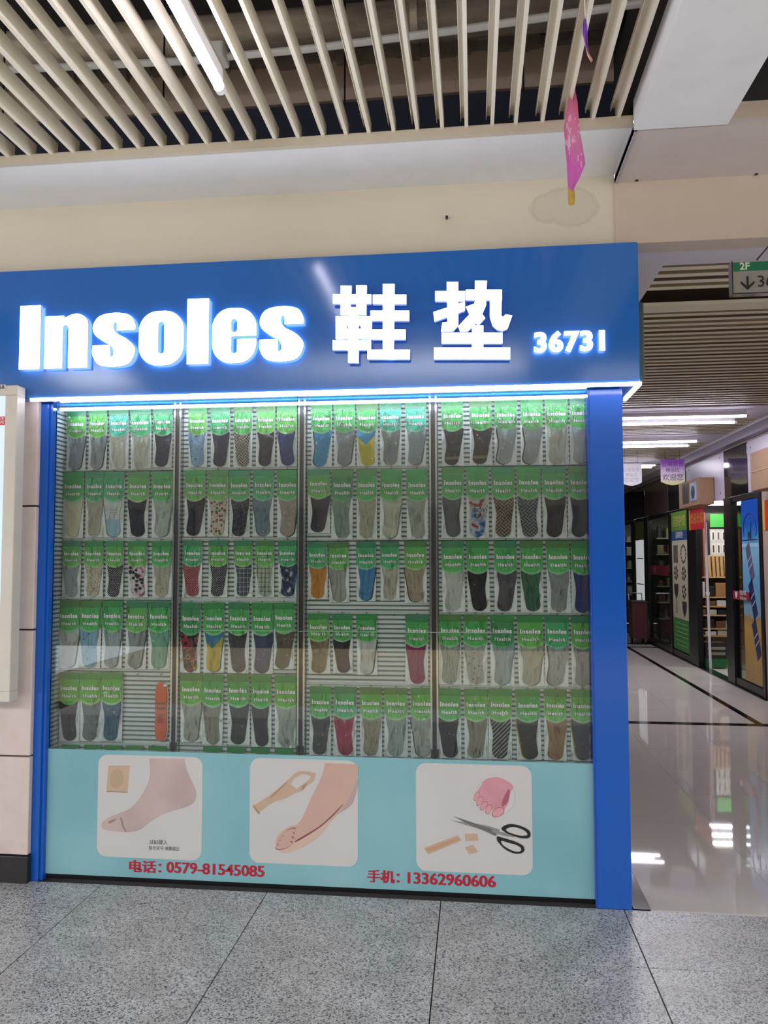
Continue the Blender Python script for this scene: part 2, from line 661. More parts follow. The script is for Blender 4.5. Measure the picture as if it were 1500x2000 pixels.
def build_hall_ceiling():
    wall = MB().box(-6, -0.02, 0.02, 0.12, 2.836, 3.62).obj('wall_back', m_plaster)
    struct(wall)
    MB().tube((-0.765, 0.0, 3.022), (-0.765, 0.02, 3.022), 0.006, 8).obj('nail', m_black, wall)
    cl = MB().box(-6, -0.02, Y_OPEN, 0.02, Z_SOF, Z_SOF + 0.03).obj('ceiling', m_white_soffit)
    struct(cl)
    MB().box(-6, -0.02, Y_OPEN - 0.012, Y_OPEN + 0.012, Z_SOF - 0.004, Z_SOF + 0.034).obj('edge_trim', mat('cream_trim', 'c9bfac', 0.5), cl)
    # void above the slats
    zr, zb = onY(600, 205, 0.0).z, onY(600, 116, -0.02).z
    MB().box(-6, -0.02, 0.0, 0.02, Z_SOF + 0.03, zr).obj('riser', m_navy, cl)
    MB().box(-6, -0.02, -0.02, 0.12, zr, zb).obj('concrete_beam', m_conc, cl)
    rag = MB()
    x = -6.0
    random.seed(3)
    while x < -0.1:
        w = random.uniform(0.03, 0.09)
        d = random.uniform(0.0, 0.03)
        rag.box(x, min(x + w, -0.04), -0.035 - d, 0.02, zb - 0.02 - random.uniform(0.0, 0.035), zb + 0.012 + random.uniform(0, 0.035))
        x += w
    rag.obj('ragged_mortar_edge', m_conc_rough, cl)
    MB().box(-6, -0.02, 0.0, 0.02, zb, 4.3).obj('upper_wall', m_slab, cl)
    d0, d1 = onY(600, 96, -0.30).z, onY(600, 14, -0.30).z
    zd, rd = (d0 + d1) / 2, (d1 - d0) * 0.43
    d_o = MB().tube((-6, -0.31, zd), (-0.04, -0.29, zd), rd, 40).obj('air_duct', m_duct, cl)
    for p in d_o.data.polygons:
        p.use_smooth = len(p.vertices) == 4
    for xx in (-3.1, -1.95, -0.9):
        MB().tube((xx, -0.30, zd), (xx + 0.03, -0.30, zd), rd + 0.007, 40).obj('duct_collar', m_duct, cl)
    MB().box(-8, 6, -9.0, 0.12, 4.3, 4.4).obj('ceiling_slab', m_slab, cl)
    MB().box(-0.0198, -0.0158, -7.0, -0.40, 3.262, 4.3).box(-0.0198, -0.0158, -0.40, 0.02, 3.20, 4.3).obj('void_side', m_slab, cl)
    # slat section: an upright blade with a narrow flange on top of its left side
    L0, L1 = -0.36, -5.2
    sb = MB()
    sb.box(-0.007, 0.007, L1, L0, 0.004, 0.072)
    sb.box(-0.025, -0.007, L1, L0 + 0.0, 0.066, 0.072)
    sb.box(-0.025, -0.022, L1, L0 + 0.0, 0.052, 0.066)
    me = sb.mesh('slat', m_slat)
    for k in range(40):
        o = link('slat', me, cl)
        o.location = (-0.078 - k * 0.0985 + random.uniform(-.004, .004), 0, 3.203)
        o.rotation_euler = (0, random.uniform(-0.02, 0.02), random.uniform(-0.0015, 0.0015))
    # carriers holding the blades
    cr = MB()
    for y in (-1.9, -3.2, -4.5):
        cr.box(-6, -0.03, y - 0.02, y + 0.02, 3.277, 3.30)
    cr.obj('carrier', m_navy, cl)
    # suspension rods
    rods = MB()
    for x in (-2.6, -1.9, -1.15, -0.45):
        rods.tube((x, -0.5, 3.27), (x, -0.5, 4.3), 0.004, 6)
    rods.obj('rod', m_black, cl)
    # white conduit with its junction box
    pts = [onZ(0, 137, 3.42), onZ(388, 118, 3.42), onZ(430, 112, 3.42), onZ(600, 96, 3.42), onZ(900, 58, 3.42), onZ(1310, -2, 3.42)]
    cd = MB().path(pts, 0.014, 8).obj('conduit', m_white, cl)
    j = onZ(418, 108, 3.42)
    MB().box(j.x - 0.05, j.x + 0.05, j.y - 0.045, j.y + 0.045, 3.39, 3.45).obj('junction_box', m_white, cl, bevel=0.008)
    return cl


hall_ceiling = build_hall_ceiling()


def tube_lamp(a, b, label, group=None, r=0.017):
    a, b = Vector(a), Vector(b)
    d = (b - a).normalized()
    t = thing('tube_lamp', label, 'lamp', a, group)
    at(MB().tube(a, b, r, 12).obj('lit_tube', m_tube), t)
    for p, q in ((a - d * 0.025, a), (b, b + d * 0.025)):
        at(MB().tube(p, q, r * 1.15, 12).obj('end_cap', m_lampbody), t)
    side = Vector((0, 0, 1))
    w = d.cross(side).normalized()
    hb = MB()
    k = len(hb.v)
    p = [(a + w * sx * 0.014 + side * z) for sx, z in ((-1, r), (1, r), (1, r + 0.022), (-1, r + 0.045))]
    q = [(b + w * sx * 0.014 + side * z) for sx, z in ((-1, r), (1, r), (1, r + 0.045), (-1, r + 0.045))]
    hb.v += [tuple(v) for v in p + q]
    for f in ((0, 1, 2, 3), (7, 6, 5, 4), (0, 4, 5, 1), (1, 5, 6, 2), (2, 6, 7, 3), (3, 7, 4, 0)):
        hb.f.append(f)
        hb.mi.append(0)
    at(hb.obj('lamp_body', m_lampbody), t)
    return t


tube_lamp((-1.53, -0.90, 3.13), (-1.53, -2.10, 3.13), 'lit tube lamp hanging under the cream ceiling slats of the hall')

# ---- the opposite side of the hall, behind the viewer
op = MB().box(-8, 6, -9.06, -9.0, 0.0, 4.3).obj('wall_front', mat('opposite_wall', '58524c', 0.6))
struct(op)
for k in range(6):
    MB().box(-7.2 + 2.1 * k, -5.3 + 2.1 * k, -9.0, -8.97, 0.1, 2.3).obj('shop_shutter', mat('opposite_shutter', '3c3a3a', 0.4), op)


# ---- right-hand beam, lintel and the ceiling beyond it
def build_lintel():
    ln = MB().box(-0.02, 4.2, 0.012, 0.13, 2.862, 3.142).obj('wall_lintel', m_beige)
    struct(ln)
    so = MB().box(-0.018, 4.2, -0.405, 0.05, 3.142, 3.17).obj('trim_1', m_soffit_r, None)
    struct(so)
    so.name = 'trim_1'
    MB().box(-0.018, -0.006, -0.405, 0.02, 3.135, 3.185).obj('edge_bead', mat('grey_bead', 'a9a2a6', 0.5), so)
    MB().box(0.34, 4.2, -0.405, -0.385, 3.17, 3.235).obj('riser', m_beige, so)
    sc_ = MB()
    for p in ((1242, 356), (1474, 344)):
        c = onZ(p[0], p[1], 3.142)
        sc_.tube((c.x, c.y - 0.02, 3.138), (c.x, c.y - 0.02, 3.143), 0.007, 8)
    sc_.obj('screw', m_black, so)
    # beam over the hall, running towards the viewer
    bm = MB().box(-0.022, 0.33, -7.0, -0.415, 3.142, 3.26).obj('ceiling_beam', m_white_soffit)
    struct(bm)
    bm.name = 'trim_2'
    MB().box(-0.02, 0.33, -0.418, -0.405, 3.15, 3.42).obj('joint', m_black, bm)
    # open dark grid ceiling right of the beam
    gr = MB()
    for k in range(14):
        gr.box(0.34, 4.2, -0.6 - k * 0.3, -0.585 - k * 0.3, 3.42, 3.47)
    for k in range(13):
        gr.box(0.5 + k * 0.3, 0.515 + k * 0.3, -5, -0.41, 3.42, 3.47)
    g = gr.obj('ceiling_grid', m_black)
    struct(g)
    g.name = 'trim_3'
    v = MB()
    v.box(0.335, 6, -7.0, -0.4, 3.9, 3.95)
    v.box(0.335, 6, -0.404, -0.386, 3.236, 3.9)
    v.box(6, 6.05, -7.0, -0.4, 3.2, 3.95)
    v.obj('dark_void', m_slab, g)
    l = onZ(1440, 207, 3.40)
    m = mat('small_white_downlight', 'e8e6ea', 0.4)
    t = tag(MB().box(l.x - 0.03, l.x + 0.03, l.y - 0.02, l.y + 0.02, 3.395, 3.42).obj('downlight', m, bevel=0.005),
            'small white fitting in the dark grid ceiling at the right edge', 'lamp')


build_lintel()


# ---- corridor ceiling
def build_corridor_ceiling():
    cl = MB()
    cl.box(0.0, 2.33, 0.13, 0.30, 2.862, 2.885)
    cl.box(0.0, 0.25, 0.30, 14.6, 2.862, 2.885)
    cl.box(2.2, 2.33, 0.30, 14.6, 2.862, 2.885)
    c = cl.obj('ceiling', mat('corridor_soffit_paint', 'd0c9ce', 0.5))
    struct(c)
    MB().box(0.0, 4.2, 0.12, 14.6, 3.1, 3.2).obj('ceiling_slab', mat('brown_ceiling_void', '5c4a3c', 0.9), c)
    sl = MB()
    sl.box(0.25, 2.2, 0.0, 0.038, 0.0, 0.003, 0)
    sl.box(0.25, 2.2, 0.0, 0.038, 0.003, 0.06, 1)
    mes = [sl.mesh('slat', [m_slat2, mat('shaded_slat_flank', '8a745a', 0.6)]), sl.mesh('slat', [m_slat2, mat('deep_shaded_slat_flank', '5a4838', 0.6)])]  # brown flanks stand for the shade between slats, put into the colour
    ns = 0
    y = 0.34
    boards = [(3.95, 4.62), (5.62, 6.25), (8.0, 8.5)]
    while y < 13.5:
        if y > 0.70 and y < 0.84:
            y = 0.84
            MB().box(0.25, 2.2, 0.905, 1.035, 2.862, 2.88).obj('slat', m_slat2, c)
            y = 1.085
            continue
        b = next((b for b in boards if b[0] - 0.04 < y < b[1]), None)
        if b:
            y = b[1] + 0.01
            continue
        ns += 1
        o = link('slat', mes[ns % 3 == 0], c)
        o.location = (0, y, 2.864)
        y += 0.0925 if y < 1 else 0.098
    MB().box(0.25, 2.2, 0.70, 0.90, 2.95, 3.0).obj('gap_board', m_navy, c)
    mb = mat('white_lamp_board', 'c6bfc9', 0.8)
    for k, (a, b) in enumerate(boards):
        MB().box(0.25, 2.2, a, b, 2.862, 2.885).obj('lamp_board', mb, c)
    names = ('nearest lamp board', 'second lamp board', 'farthest lamp board')
    for k, (ya, yb, xe) in enumerate(((4.13, 4.47, 1.90), (5.74, 6.1, 1.89), (8.1, 8.35, 1.96))):
        tube_lamp((0.55, ya, 2.800), (xe, ya, 2.800), 'lit tube lamp nearer the viewer under the %s of the corridor' % names[k], 'corridor tube lamps', 0.010)
        tube_lamp((0.55, yb, 2.800), (xe, yb, 2.800), 'lit tube lamp farther from the viewer under the %s of the corridor' % names[k], 'corridor tube lamps', 0.010)


build_corridor_ceiling()

# ================================================================== shop front: marble column, pillars, sign
def build_left_column():
    col = MB().box(-6.0, -2.70, -0.01, 0.4, 0.12, 2.84).obj('wall_left', m_seam)
    struct(col)
    zs = [0.122, 0.568, 1.147, 1.724, 2.84]
    for a, b in zip(zs[:-1], zs[1:]):
        MB().box(-3.6, -2.692, -0.028, 0.0, a + 0.004, b - 0.004).obj('stone_panel', m_marble, col, bevel=0.003)
    base = MB().box(-6, -2.688, -0.034, 0.3, 0, 0.12).obj('baseboard_left', mat('black_stone_base', '2a2626', 0.35), None, bevel=0.003)
    struct(base)
    base['label'] = 'black stone base of the pink column'
    del base['label']


build_left_column()


def build_lightbox():
    t = thing('lightbox', 'cream framed lit advertising box cut by the left edge of the photo', 'lightbox', (-3.2, -0.03, 0.82))
    YL = -0.150
    x1, z1, z0 = onY(34, 752, YL).x, onY(34, 752, YL).z, onY(20, 1372, YL).z
    fr = MB()
    fr.box(-3.7, x1, YL, -0.083, z1 - 0.045, z1)
    fr.box(-3.7, x1, YL, -0.083, z0, z0 + 0.045)
    fr.box(x1 - 0.058, x1, YL, -0.083, z0 + 0.045, z1 - 0.045)
    at(fr.obj('frame', mat('cream_powder_coat', 'd3cbbd', 0.4), bevel=0.004), t)
    s = NT('lit_pale_blue_panel')
    s.b.inputs['Base Color'].default_value = lin('cfe0ee')
    c = s.ramp(s.noise(s.coord('Object'), 1.2, 2), [(0.3, 'a9cbe8'), (0.7, 'd9e8f2')])
    s.l(c, s.b.inputs['Emission Color'])
    s.b.inputs['Emission Strength'].default_value = 0.45
    at(MB().box(-3.7, x1 - 0.058, YL + 0.012, -0.09, z0 + 0.045, z1 - 0.045).obj('lit_panel', s.m), t)
    p = onY(5, 822, YL + 0.01)
    at(MB().box(p.x - 0.12, p.x + 0.012, YL + 0.009, YL + 0.012, p.z - 0.02, p.z + 0.02).obj('red_print', mat('red_print', 'd2324a', 0.5)), t)
    tx = text('print_lettering', '先生\nOPE', (p.x - 0.008, YL + 0.0082, p.z), 0.018, None, bold=0.01, mats=mat('white_ink', 'f2eee8', 0.5, var=0))
    at(tx, t)
    p = onY(3, 757, YL)
    at(MB().box(p.x - 0.06, p.x + 0.02, YL - 0.004, YL, p.z - 0.013, p.z + 0.013).obj('number_tag', m_white), t)
    at(text('tag_number', '68', (p.x + 0.004, YL - 0.0048, p.z), 0.026, None, bold=0.015, mats=M_black_ink), t)
    for z in (1.0, 2.0):
        at(MB().box(-3.3, -2.85, -0.083, -0.028, z, z + 0.06).obj('bracket', m_lampbody), t)


build_lightbox()


def build_pillars():
    p = MB()
    p.box(-2.714, -2.655, 0.0, 0.05, 0.0, 2.212)
    o = p.obj('blue_pillar', m_blue2, bevel=0.002)
    tag(o, 'narrow blue acrylic pillar at the left end of the shop window', 'pillar')
    q = MB().box(-2.655, -2.64, 0.012, 0.05, 0.0, 2.212).obj('inner_strip', m_blue2, o)
    p = MB().box(-0.148, -0.008, 0.0, 0.20, 0.0, 2.212).obj('blue_pillar', m_blue2, bevel=0.002)
    tag(p, 'wide blue acrylic pillar at the right end of the shop window', 'pillar')
    MB().box(-0.156, -0.148, 0.004, 0.03, 0.0, 2.212).obj('edge_strip', mat('blue_edge_strip', '1a4fae', 0.25), p)
    # green edged board projecting behind the sign
    g = onY(1257, 740, 0.24)
    tag(MB().box(0.0555, 0.135, 0.20, 0.225, 2.30, 2.66).obj('side_board', mat('dull_green_board', '4b5a50', 0.5), bevel=0.008),
        'thin dull green board edge sticking out right of the blue sign', 'board')


build_pillars()

SIGN_Z0, SIGN_Z1, SIGN_Y = 2.216, 2.832, -0.08


def letter_shapes():
    """block letters drawn in their own unit boxes; v is up"""
    def sx(c, r, w, h, n=8):
        return rrect(c[0] - w / 2, c[0] + w / 2, c[1] - h / 2, c[1] + h / 2, r, n)
    S = [(175, 86, 1), (175, 58), (152, 14), (90, 0), (26, 14), (0, 60), (8, 102), (42, 135), (76, 158), (87, 182), (87, 205), (80, 214), (73, 205), (72, 155, 1),
         (0, 155, 1), (0, 202), (26, 248), (88, 261), (150, 247), (175, 195), (168, 160), (138, 126), (103, 104), (87, 82), (86, 54), (93, 45), (100, 54), (100, 86, 1)]
    S = [(a / 175, 1 - b / 261) for a, b in smooth_loop(S, 4)]
    return {'s': S}


def bezier_letter(name, loops, x0, x1, z0, z1, y, parent, depth=0.017):
    """2-D loops (outer + holes) -> solid letter with emissive face and returns"""
    c = bpy.data.curves.new(name, 'CURVE')
    c.dimensions = '2D'
    c.fill_mode = 'BOTH'
    c.extrude = depth / 2
    for lp in loops:
        sp = c.splines.new('POLY')
        sp.points.add(len(lp) - 1)
        for p, (u, v) in zip(sp.points, lp):
            p.co = (x0 + u * (x1 - x0), z0 + v * (z1 - z0), 0, 1)
        sp.use_cyclic_u = True
    o = bpy.data.objects.new(name, c)
    COL.objects.link(o)
    bpy.context.view_layer.update()
    me = bpy.data.meshes.new_from_object(o.evaluated_get(bpy.context.evaluated_depsgraph_get()))
    bpy.data.objects.remove(o)
    bpy.data.curves.remove(c)
    mb = MB()
    mb.v = [(v.co.x, y - v.co.z - depth / 2, v.co.y) for v in me.vertices]
    for p in me.polygons:
        mb.f.append(tuple(p.vertices))
        mb.mi.append(0 if abs(p.normal.z) > 0.7 else 1)
    bpy.data.meshes.remove(me)
    return mb.obj(name, [m_letter, m_letter_side], parent)


def build_sign():
    t = thing('shop_sign', 'blue shop fascia with glowing white Insoles lettering and number 36731', 'sign', (-1.5, 0.0, SIGN_Z0))
    at(MB().box(-3.7, 0.055, SIGN_Y, 0.28, SIGN_Z0, SIGN_Z1).obj('fascia_panel', m_blue, bevel=0.004), t)
    led = MB().box(-2.70, 0.058, SIGN_Y - 0.004, SIGN_Y + 0.008, SIGN_Z0 - 0.008, SIGN_Z0 + 0.006)
    led.box(0.046, 0.058, SIGN_Y - 0.004, 0.26, SIGN_Z0 - 0.008, SIGN_Z0 + 0.006)
    at(led.obj('led_strip', m_led), t)
    YF = SIGN_Y - 0.012

    def B(px0, py0, px1, py1):
        a, b = onY(px0, py1, YF - 0.02), onY(px1, py0, YF - 0.02)
        return a.x, b.x, a.z, b.z
    # boxes of the letters on the fascia plane; baselines share one height there
    z0, zx, zc = 2.352, 2.602, 2.648
    X = [onY(p, 640, YF - 0.02).x for p in (38, 78, 87, 171, 181, 263, 271, 358, 365, 407, 414, 500, 507, 592)]
    rect = lambda a, b, c, d: [(a, c), (b, c), (b, d), (a, d)]

    def arch(w):
        # n: left stem, arch, right stem, narrow slot
        lp = [(0, 0), (0.415, 0), (0.415, 0.74)]
        for k in range(7):
            a = math.pi - math.pi * k / 6
            lp.append((0.485 + 0.07 * math.cos(a), 0.74 + 0.06 * math.sin(a)))
        lp += [(0.555, 0), (1, 0), (1, 0.80)]
        for k in range(1, 8):
            a = math.pi / 2 * k / 7
            lp.append((0.72 + 0.28 * math.cos(a), 0.80 + 0.20 * math.sin(a)))
        lp += [(0.60, 0.985), (0.46, 0.93), (0.44, 0.955), (0.44, 0.97), (0, 0.97)]
        return lp

    def oval(h0=0.0, h1=1.0):
        return rrect(0, 1, h0, h1, 0.0001, 1)

    def O(w, h):
        r = 0.42 * w
        lp = [((u) / w, v / h) for u, v in rrect(0, w, 0, h, r, 10)]
        hole = [((u) / w, v / h) for u, v in rrect(w * 0.43, w * 0.57, h * 0.21, h * 0.80, w * 0.065, 5)]
        return lp, hole

    def E_(w, h):
        r = 0.42 * w
        out = [(u / w, v / h) for u, v in rrect(0, w, 0, h, r, 10)]
        # outer loop cut at right: bar bottom at .47, terminal top at .44
        top = [p for p in out if p[1] > 0.5]
        bot = [p for p in out if p[1] <= 0.5]
        # out starts top-right corner going counter-clockwise: top right, top left, bottom left, bottom right
        lp = [(1, 0.485)] + [p for p in out if p[1] > 0.55] + [p for p in out if p[1] < 0.45 and p[0] <= 1]
        lp += [(1, 0.43), (0.57, 0.43), (0.57, 0.24)]
        for k in range(7):
            a = 0 - math.pi * k / 6
            lp.append((0.50 + 0.07 * math.cos(a), 0.22 + 0.045 * math.sin(a)))
        lp += [(0.43, 0.485)]
        hole = [(u / w, v / h) for u, v in rrect(w * 0.43, w * 0.57, h * 0.56, h * 0.80, w * 0.065, 5)]
        return lp, hole
    S = letter_shapes()['s']
    h = zx - z0
    w = X[7] - X[6]
    seq = [('I', [rect(0, 1, 0, 1)], 0, zc + 0.004), ('n', [arch(1)], 2, zx + 0.003), ('s', [S], 4, zx), ('o', O(w, h), 6, zx), ('l', [rect(0, 1, 0, 1)], 8, zc + 0.004),
           ('e', E_(w, h), 10, zx), ('s', [S], 12, zx)]
    for ch, loops, k, top in seq:
        at(bezier_letter('letter', loops, X[k], X[k + 1], z0, top, YF, None), t)
    # chinese characters as crossing strokes
    def Q(zx_, zy_):
        p = onY(600 + zx_ / 2.143, 480 + zy_ / 2.143, YF - 0.02)
        return (p.x, p.z)

    def R(a, b, c, d):
        return [Q(a, d), Q(c, d), Q(c, b), Q(a, b)]
    xie = [R(108, 203, 268, 243), [Q(140, 285), Q(180, 285), Q(186, 168), Q(140, 168)], [Q(206, 285), Q(247, 285), Q(249, 166), Q(205, 166)], R(140, 257, 247, 290),
           R(120, 296, 166, 390), R(225, 296, 270, 390), R(120, 296, 270, 334), R(120, 348, 270, 390), R(172, 280, 215, 490), R(107, 396, 267, 437),
           [Q(317, 475), Q(362, 475), Q(366, 161), Q(317, 161)], R(275, 205, 415, 245), R(265, 273, 427, 315), R(272, 352, 412, 393), R(253, 436, 430, 475)]
    dian = [[Q(587, 320), Q(632, 320), Q(632, 152), Q(584, 152)], [Q(560, 360), Q(610, 358), Q(632, 335), Q(632, 300), Q(587, 300), Q(587, 320), Q(566, 322)],
            R(536, 190, 660, 233), [Q(533, 318), Q(660, 272), Q(660, 235), Q(528, 278)],
            [Q(640, 360), Q(672, 358), Q(722, 310), Q(748, 250), Q(752, 147), Q(702, 147), Q(702, 235), Q(682, 285), Q(632, 338)], R(664, 185, 815, 228),
            [Q(815, 357), Q(838, 348), Q(858, 292), Q(830, 288), Q(818, 300), Q(812, 290), Q(815, 187), Q(765, 187), Q(765, 300), Q(776, 335), Q(795, 352)],
            [Q(715, 335), Q(745, 303), Q(700, 243), Q(664, 256), Q(680, 290)], R(690, 335, 737, 440), R(563, 364, 817, 410), R(531, 426, 849, 475)]
    for strokes in (xie, dian):
        mb = MB()
        for i, st in enumerate(strokes):
            mb.prism(st, YF - 0.022 - i * 0.0001, YF, FACE, 1)
            mb.mi[-(len(st) + 2)] = 0
        at(mb.obj('letter', [m_letter, m_letter_side]), t)
    # house number
    a, b = onY(1041, 712, YF), onY(1190, 675, YF)
    wd = (b.x - a.x) / 5
    for i, ch in enumerate('36731'):
        me = strike(text_mesh(ch, 0.118, bold=0.032, extrude=0.008, xs=1.0, mats=[m_letter, m_letter_side]), 0.0045)
        for p in me.polygons:
            p.material_index = 0 if abs(p.normal.y) > 0.7 else 1
        o = link('number', me)
        o.location = (a.x + wd * (i + 0.5), YF - 0.008, 2.395)
        at(o, t)
    # black gasket line and mounting battens on top of the box
    at(MB().box(-3.7, 0.03, -0.02, 0.02, SIGN_Z1, SIGN_Z1 + 0.006).obj('top_gasket', m_black), t)


build_sign()
# ================================================================== display case
YB, YG = 0.172, 0.045          # back wall of the case, glass front
m_rib = mat('grey_aluminium_rib', 'd2dcd7', 0.4)
m_gap = mat('grey_rib_gap', '6c7875', 0.7)
m_rail = mat('pale_rail', 'c4ccc6', 0.4)


def aqua_board():
    s = NT('aqua_printed_board')
    v = s.coord('Object')
    sp = s.n('ShaderNodeSeparateXYZ')
    s.l(v, sp.inputs[0])
    # the print shades between two aquas with soft cloudy patches
    f = s.math('ADD', s.math('MULTIPLY', s.noise(s.coord('Object', scale=(1.2, 1, 1.0)), 1.6, 2), 0.9), 0.05)
    s.l(s.ramp(f, [(0.25, '74a7af'), (0.5, '82b3ba'), (0.75, '92bdc0')]), s.b.inputs['Base Color'])
    s.b.inputs['Roughness'].default_value = 0.4
    return s.m


BAYS = [(-2.66, -2.093), (-2.053, -1.482), (-1.440, -0.862), (-0.818, -0.135)]
BAY_NAME = ['leftmost bay', 'second bay from the left', 'third bay from the left', 'rightmost bay']
ROW_NAME = ['top row', 'second row', 'third row', 'fourth row', 'fifth row', 'bottom row']
ORD = ['first', 'second', 'third', 'fourth', 'fifth', 'sixth']

# packs: (left px, right px, header px, bottom px, label tint, insole kind) read off the window, row by row
T, Em, Li, Gr, Dk = 'aqua', 'emerald', 'lime', 'green', 'deep'
PACKS = [
    [  # leftmost bay
        [(132.5, 170, 0, 920, Li, 'steel'), (175, 211.5, 0, 919, Li, 'steel2'), (214, 253, 0, 917, T, 'cream'), (255, 296.5, 0, 916, Em, 'ivory'), (300, 338.7, 0, 914, Em, 'navyseam')],
        [(124, 165.7, 921, 1052, Gr, 'butter'), (167.5, 204, 921, 1051, Em, 'stone'), (205, 245, 921, 1051, Em, 'halfblue'), (250.7, 293, 921, 1051, Li, 'ink'), (297, 338.7, 921, 1051, Gr, 'palegrey')],
        [(124, 160, 1056.5, 1168, Li, 'zigzag'), (165, 202.7, 1056.5, 1168, Li, 'speck'), (208, 243, 1056.5, 1168, Li, 'blackdot'), (250.7, 288.5, 1056.5, 1168, Li, 'heart'), (297, 336, 1056.5, 1168, Gr, 'beige')],
        [(114.7, 157.3, 1173, 1306, Gr, 'whiteedge'), (158.7, 200, 1173, 1306, Gr, 'skyprint'), (201.3, 241.3, 1173, 1306, Gr, 'bluegrey'), (248, 289, 1174, 1308, Li, 'midgrey'), (290.7, 333, 1174, 1308, Gr, 'mint')],
        [(116.7, 157, 1313, 1449, Li, 'darkbrown'), (157.7, 199, 1313, 1449, Li, 'slate'), (199, 241, 1313, 1449, Li, 'teal')],
    ],
    [
        [(368.8, 405.9, 0, 913, Li, 'skyprint2'), (411.5, 450.7, 0, 914, Em, 'navy'), (457, 494.7, 0, 914, Gr, 'weave'), (501, 539, 0, 913, Li, 'blackgrey'), (541, 581, 0, 912, Li, 'royal')],
        [(360.8, 402, 919, 1049, Li, 'navylean'), (406, 447.5, 919, 1049, Li, 'floral'), (448, 489, 919, 1050, Gr, 'crackle'), (494.7, 536, 918, 1049, Em, 'denimgrey'), (541, 584, 918, 1050, Gr, 'taupe')],
        [(358.7, 396.5, 1055.5, 1167, Em, 'reddot'), (408, 446, 1055.5, 1167, Li, 'blackdot2'), (457, 494, 1055.5, 1167, Li, 'navyplaid'), (499.5, 536.5, 1055.5, 1167, Li, 'greenplaid'), (543, 581, 1055.5, 1167, Em, 'camo')],
        [(354.7, 394.7, 1176.5, 1315, Dk, 'swirl'), (398, 438.7, 1176.5, 1315, Gr, 'bluegold'), (446.7, 488, 1176.5, 1316, Gr, 'charcoal'), (492, 534, 1177, 1317, Gr, 'duskblue'), (535, 576, 1177, 1308, Gr, 'browngreen')],
        [(353, 396, 1315.7, 1450, Li, 'palegrey2'), (397, 437.5, 1317, 1456, Gr, 'taupemark'), (443.8, 487, 1317, 1456, Gr, 'bottle'), (490.7, 530, 1318, 1460, Gr, 'graphite'), (536.5, 582, 1319, 1461, Li, 'mist')],
    ],
    [
        [(608, 649, 0, 913, Gr, 'cyanridge'), (651.5, 694, 0, 912, Gr, 'steel3'), (696, 738.7, 0, 912, Gr, 'cyangold'), (741, 784, 0, 911, T, 'diamond'), (790.7, 833, 0, 911, T, 'silver')],
        [(601, 645, 917, 1042, Li, 'plum'), (648, 690.7, 917, 1054, Dk, 'sage'), (696, 737, 917, 1054, Gr, 'sand'), (742.7, 786, 917, 1054, Gr, 'ivory2'), (793, 836, 917, 1054, Gr, 'lightgrey')],
        [(600.8, 640, 1058.7, 1171, Em, 'orange'), (641, 681, 1059, 1177, Li, 'greyfold'), (696, 734.7, 1058.7, 1175, Em, 'bluefolded'), (742, 779.5, 1058, 1174, Em, 'pearl'), (789, 833, 1057, 1178, Li, 'tan')],
        [(601, 644, 1198, 1317, Li, 'khaki'), (649, 688, 1199, 1316, Gr, 'blackfoil'), (696, 736, 1199.5, 1319, Gr, 'whitefoil'), (792, 837, 1201, 1338, Gr, 'magenta')],
        [(606, 648, 1340, 1476, Gr, 'charcoal2'), (652, 697, 1341, 1477, Em, 'crimson'), (703, 746, 1342, 1478, Li, 'oat'), (750, 796, 1343, 1479, Li, 'frost'), (802, 846, 1343, 1480, Li, 'frost2')],
    ],
    [
        [(861, 905, 0, 911, Gr, 'blackband'), (916, 961, 0, 909, Gr, 'blackband2'), (965, 1010.7, 0, 909, Gr, 'silverline'), (1016, 1060, 0, 909, Gr, 'silverline2'), (1063, 1109, 0, 909, Gr, 'milk'), (1112, 1156, 0, 908, Gr, 'ash')],
        [(862.7, 906.7, 912, 1052, Gr, 'steelgrey'), (910, 954.7, 912, 1052, Gr, 'graffiti'), (958.7, 1005, 912, 1052, Gr, 'brownweave'), (1008, 1056, 911, 1052, Gr, 'greyweave'), (1057, 1105, 911, 1052, Gr, 'espresso'), (1108.5, 1155, 911, 1052, Gr, 'darkslate')],
        [(861, 906, 1056, 1196, Gr, 'pearlwhite'), (910, 954.7, 1056, 1196, Gr, 'jet'), (964, 1009, 1056, 1197, Gr, 'iron'), (1014.7, 1060, 1056, 1197, Gr, 'forest'), (1065, 1112, 1056, 1198, Gr, 'nickel'), (1114.7, 1157, 1057, 1199, Gr, 'indigo')],
        [(856, 901, 1200, 1338, Gr, 'ribbed'), (905, 952.5, 1200, 1339, Gr, 'stars'), (957, 1004, 1201, 1340, Dk, 'iceblue'), (1009, 1060, 1202, 1341, Li, 'linen'), (1064, 1110.7, 1202, 1342, Em, 'dove'), (1114.7, 1158, 1203, 1343, Li, 'smoke')],
        [(854, 900, 1344, 1482, Gr, 'onyx'), (906, 952, 1345, 1483, Li, 'mushroom'), (954, 1000, 1345, 1484, Li, 'stripe'), (1006, 1054, 1346, 1485, Gr, 'blackyellow'), (1062, 1106, 1346, 1486, Li, 'caramel'), (1114, 1159, 1347, 1487, Li, 'shadow')],
    ],
]

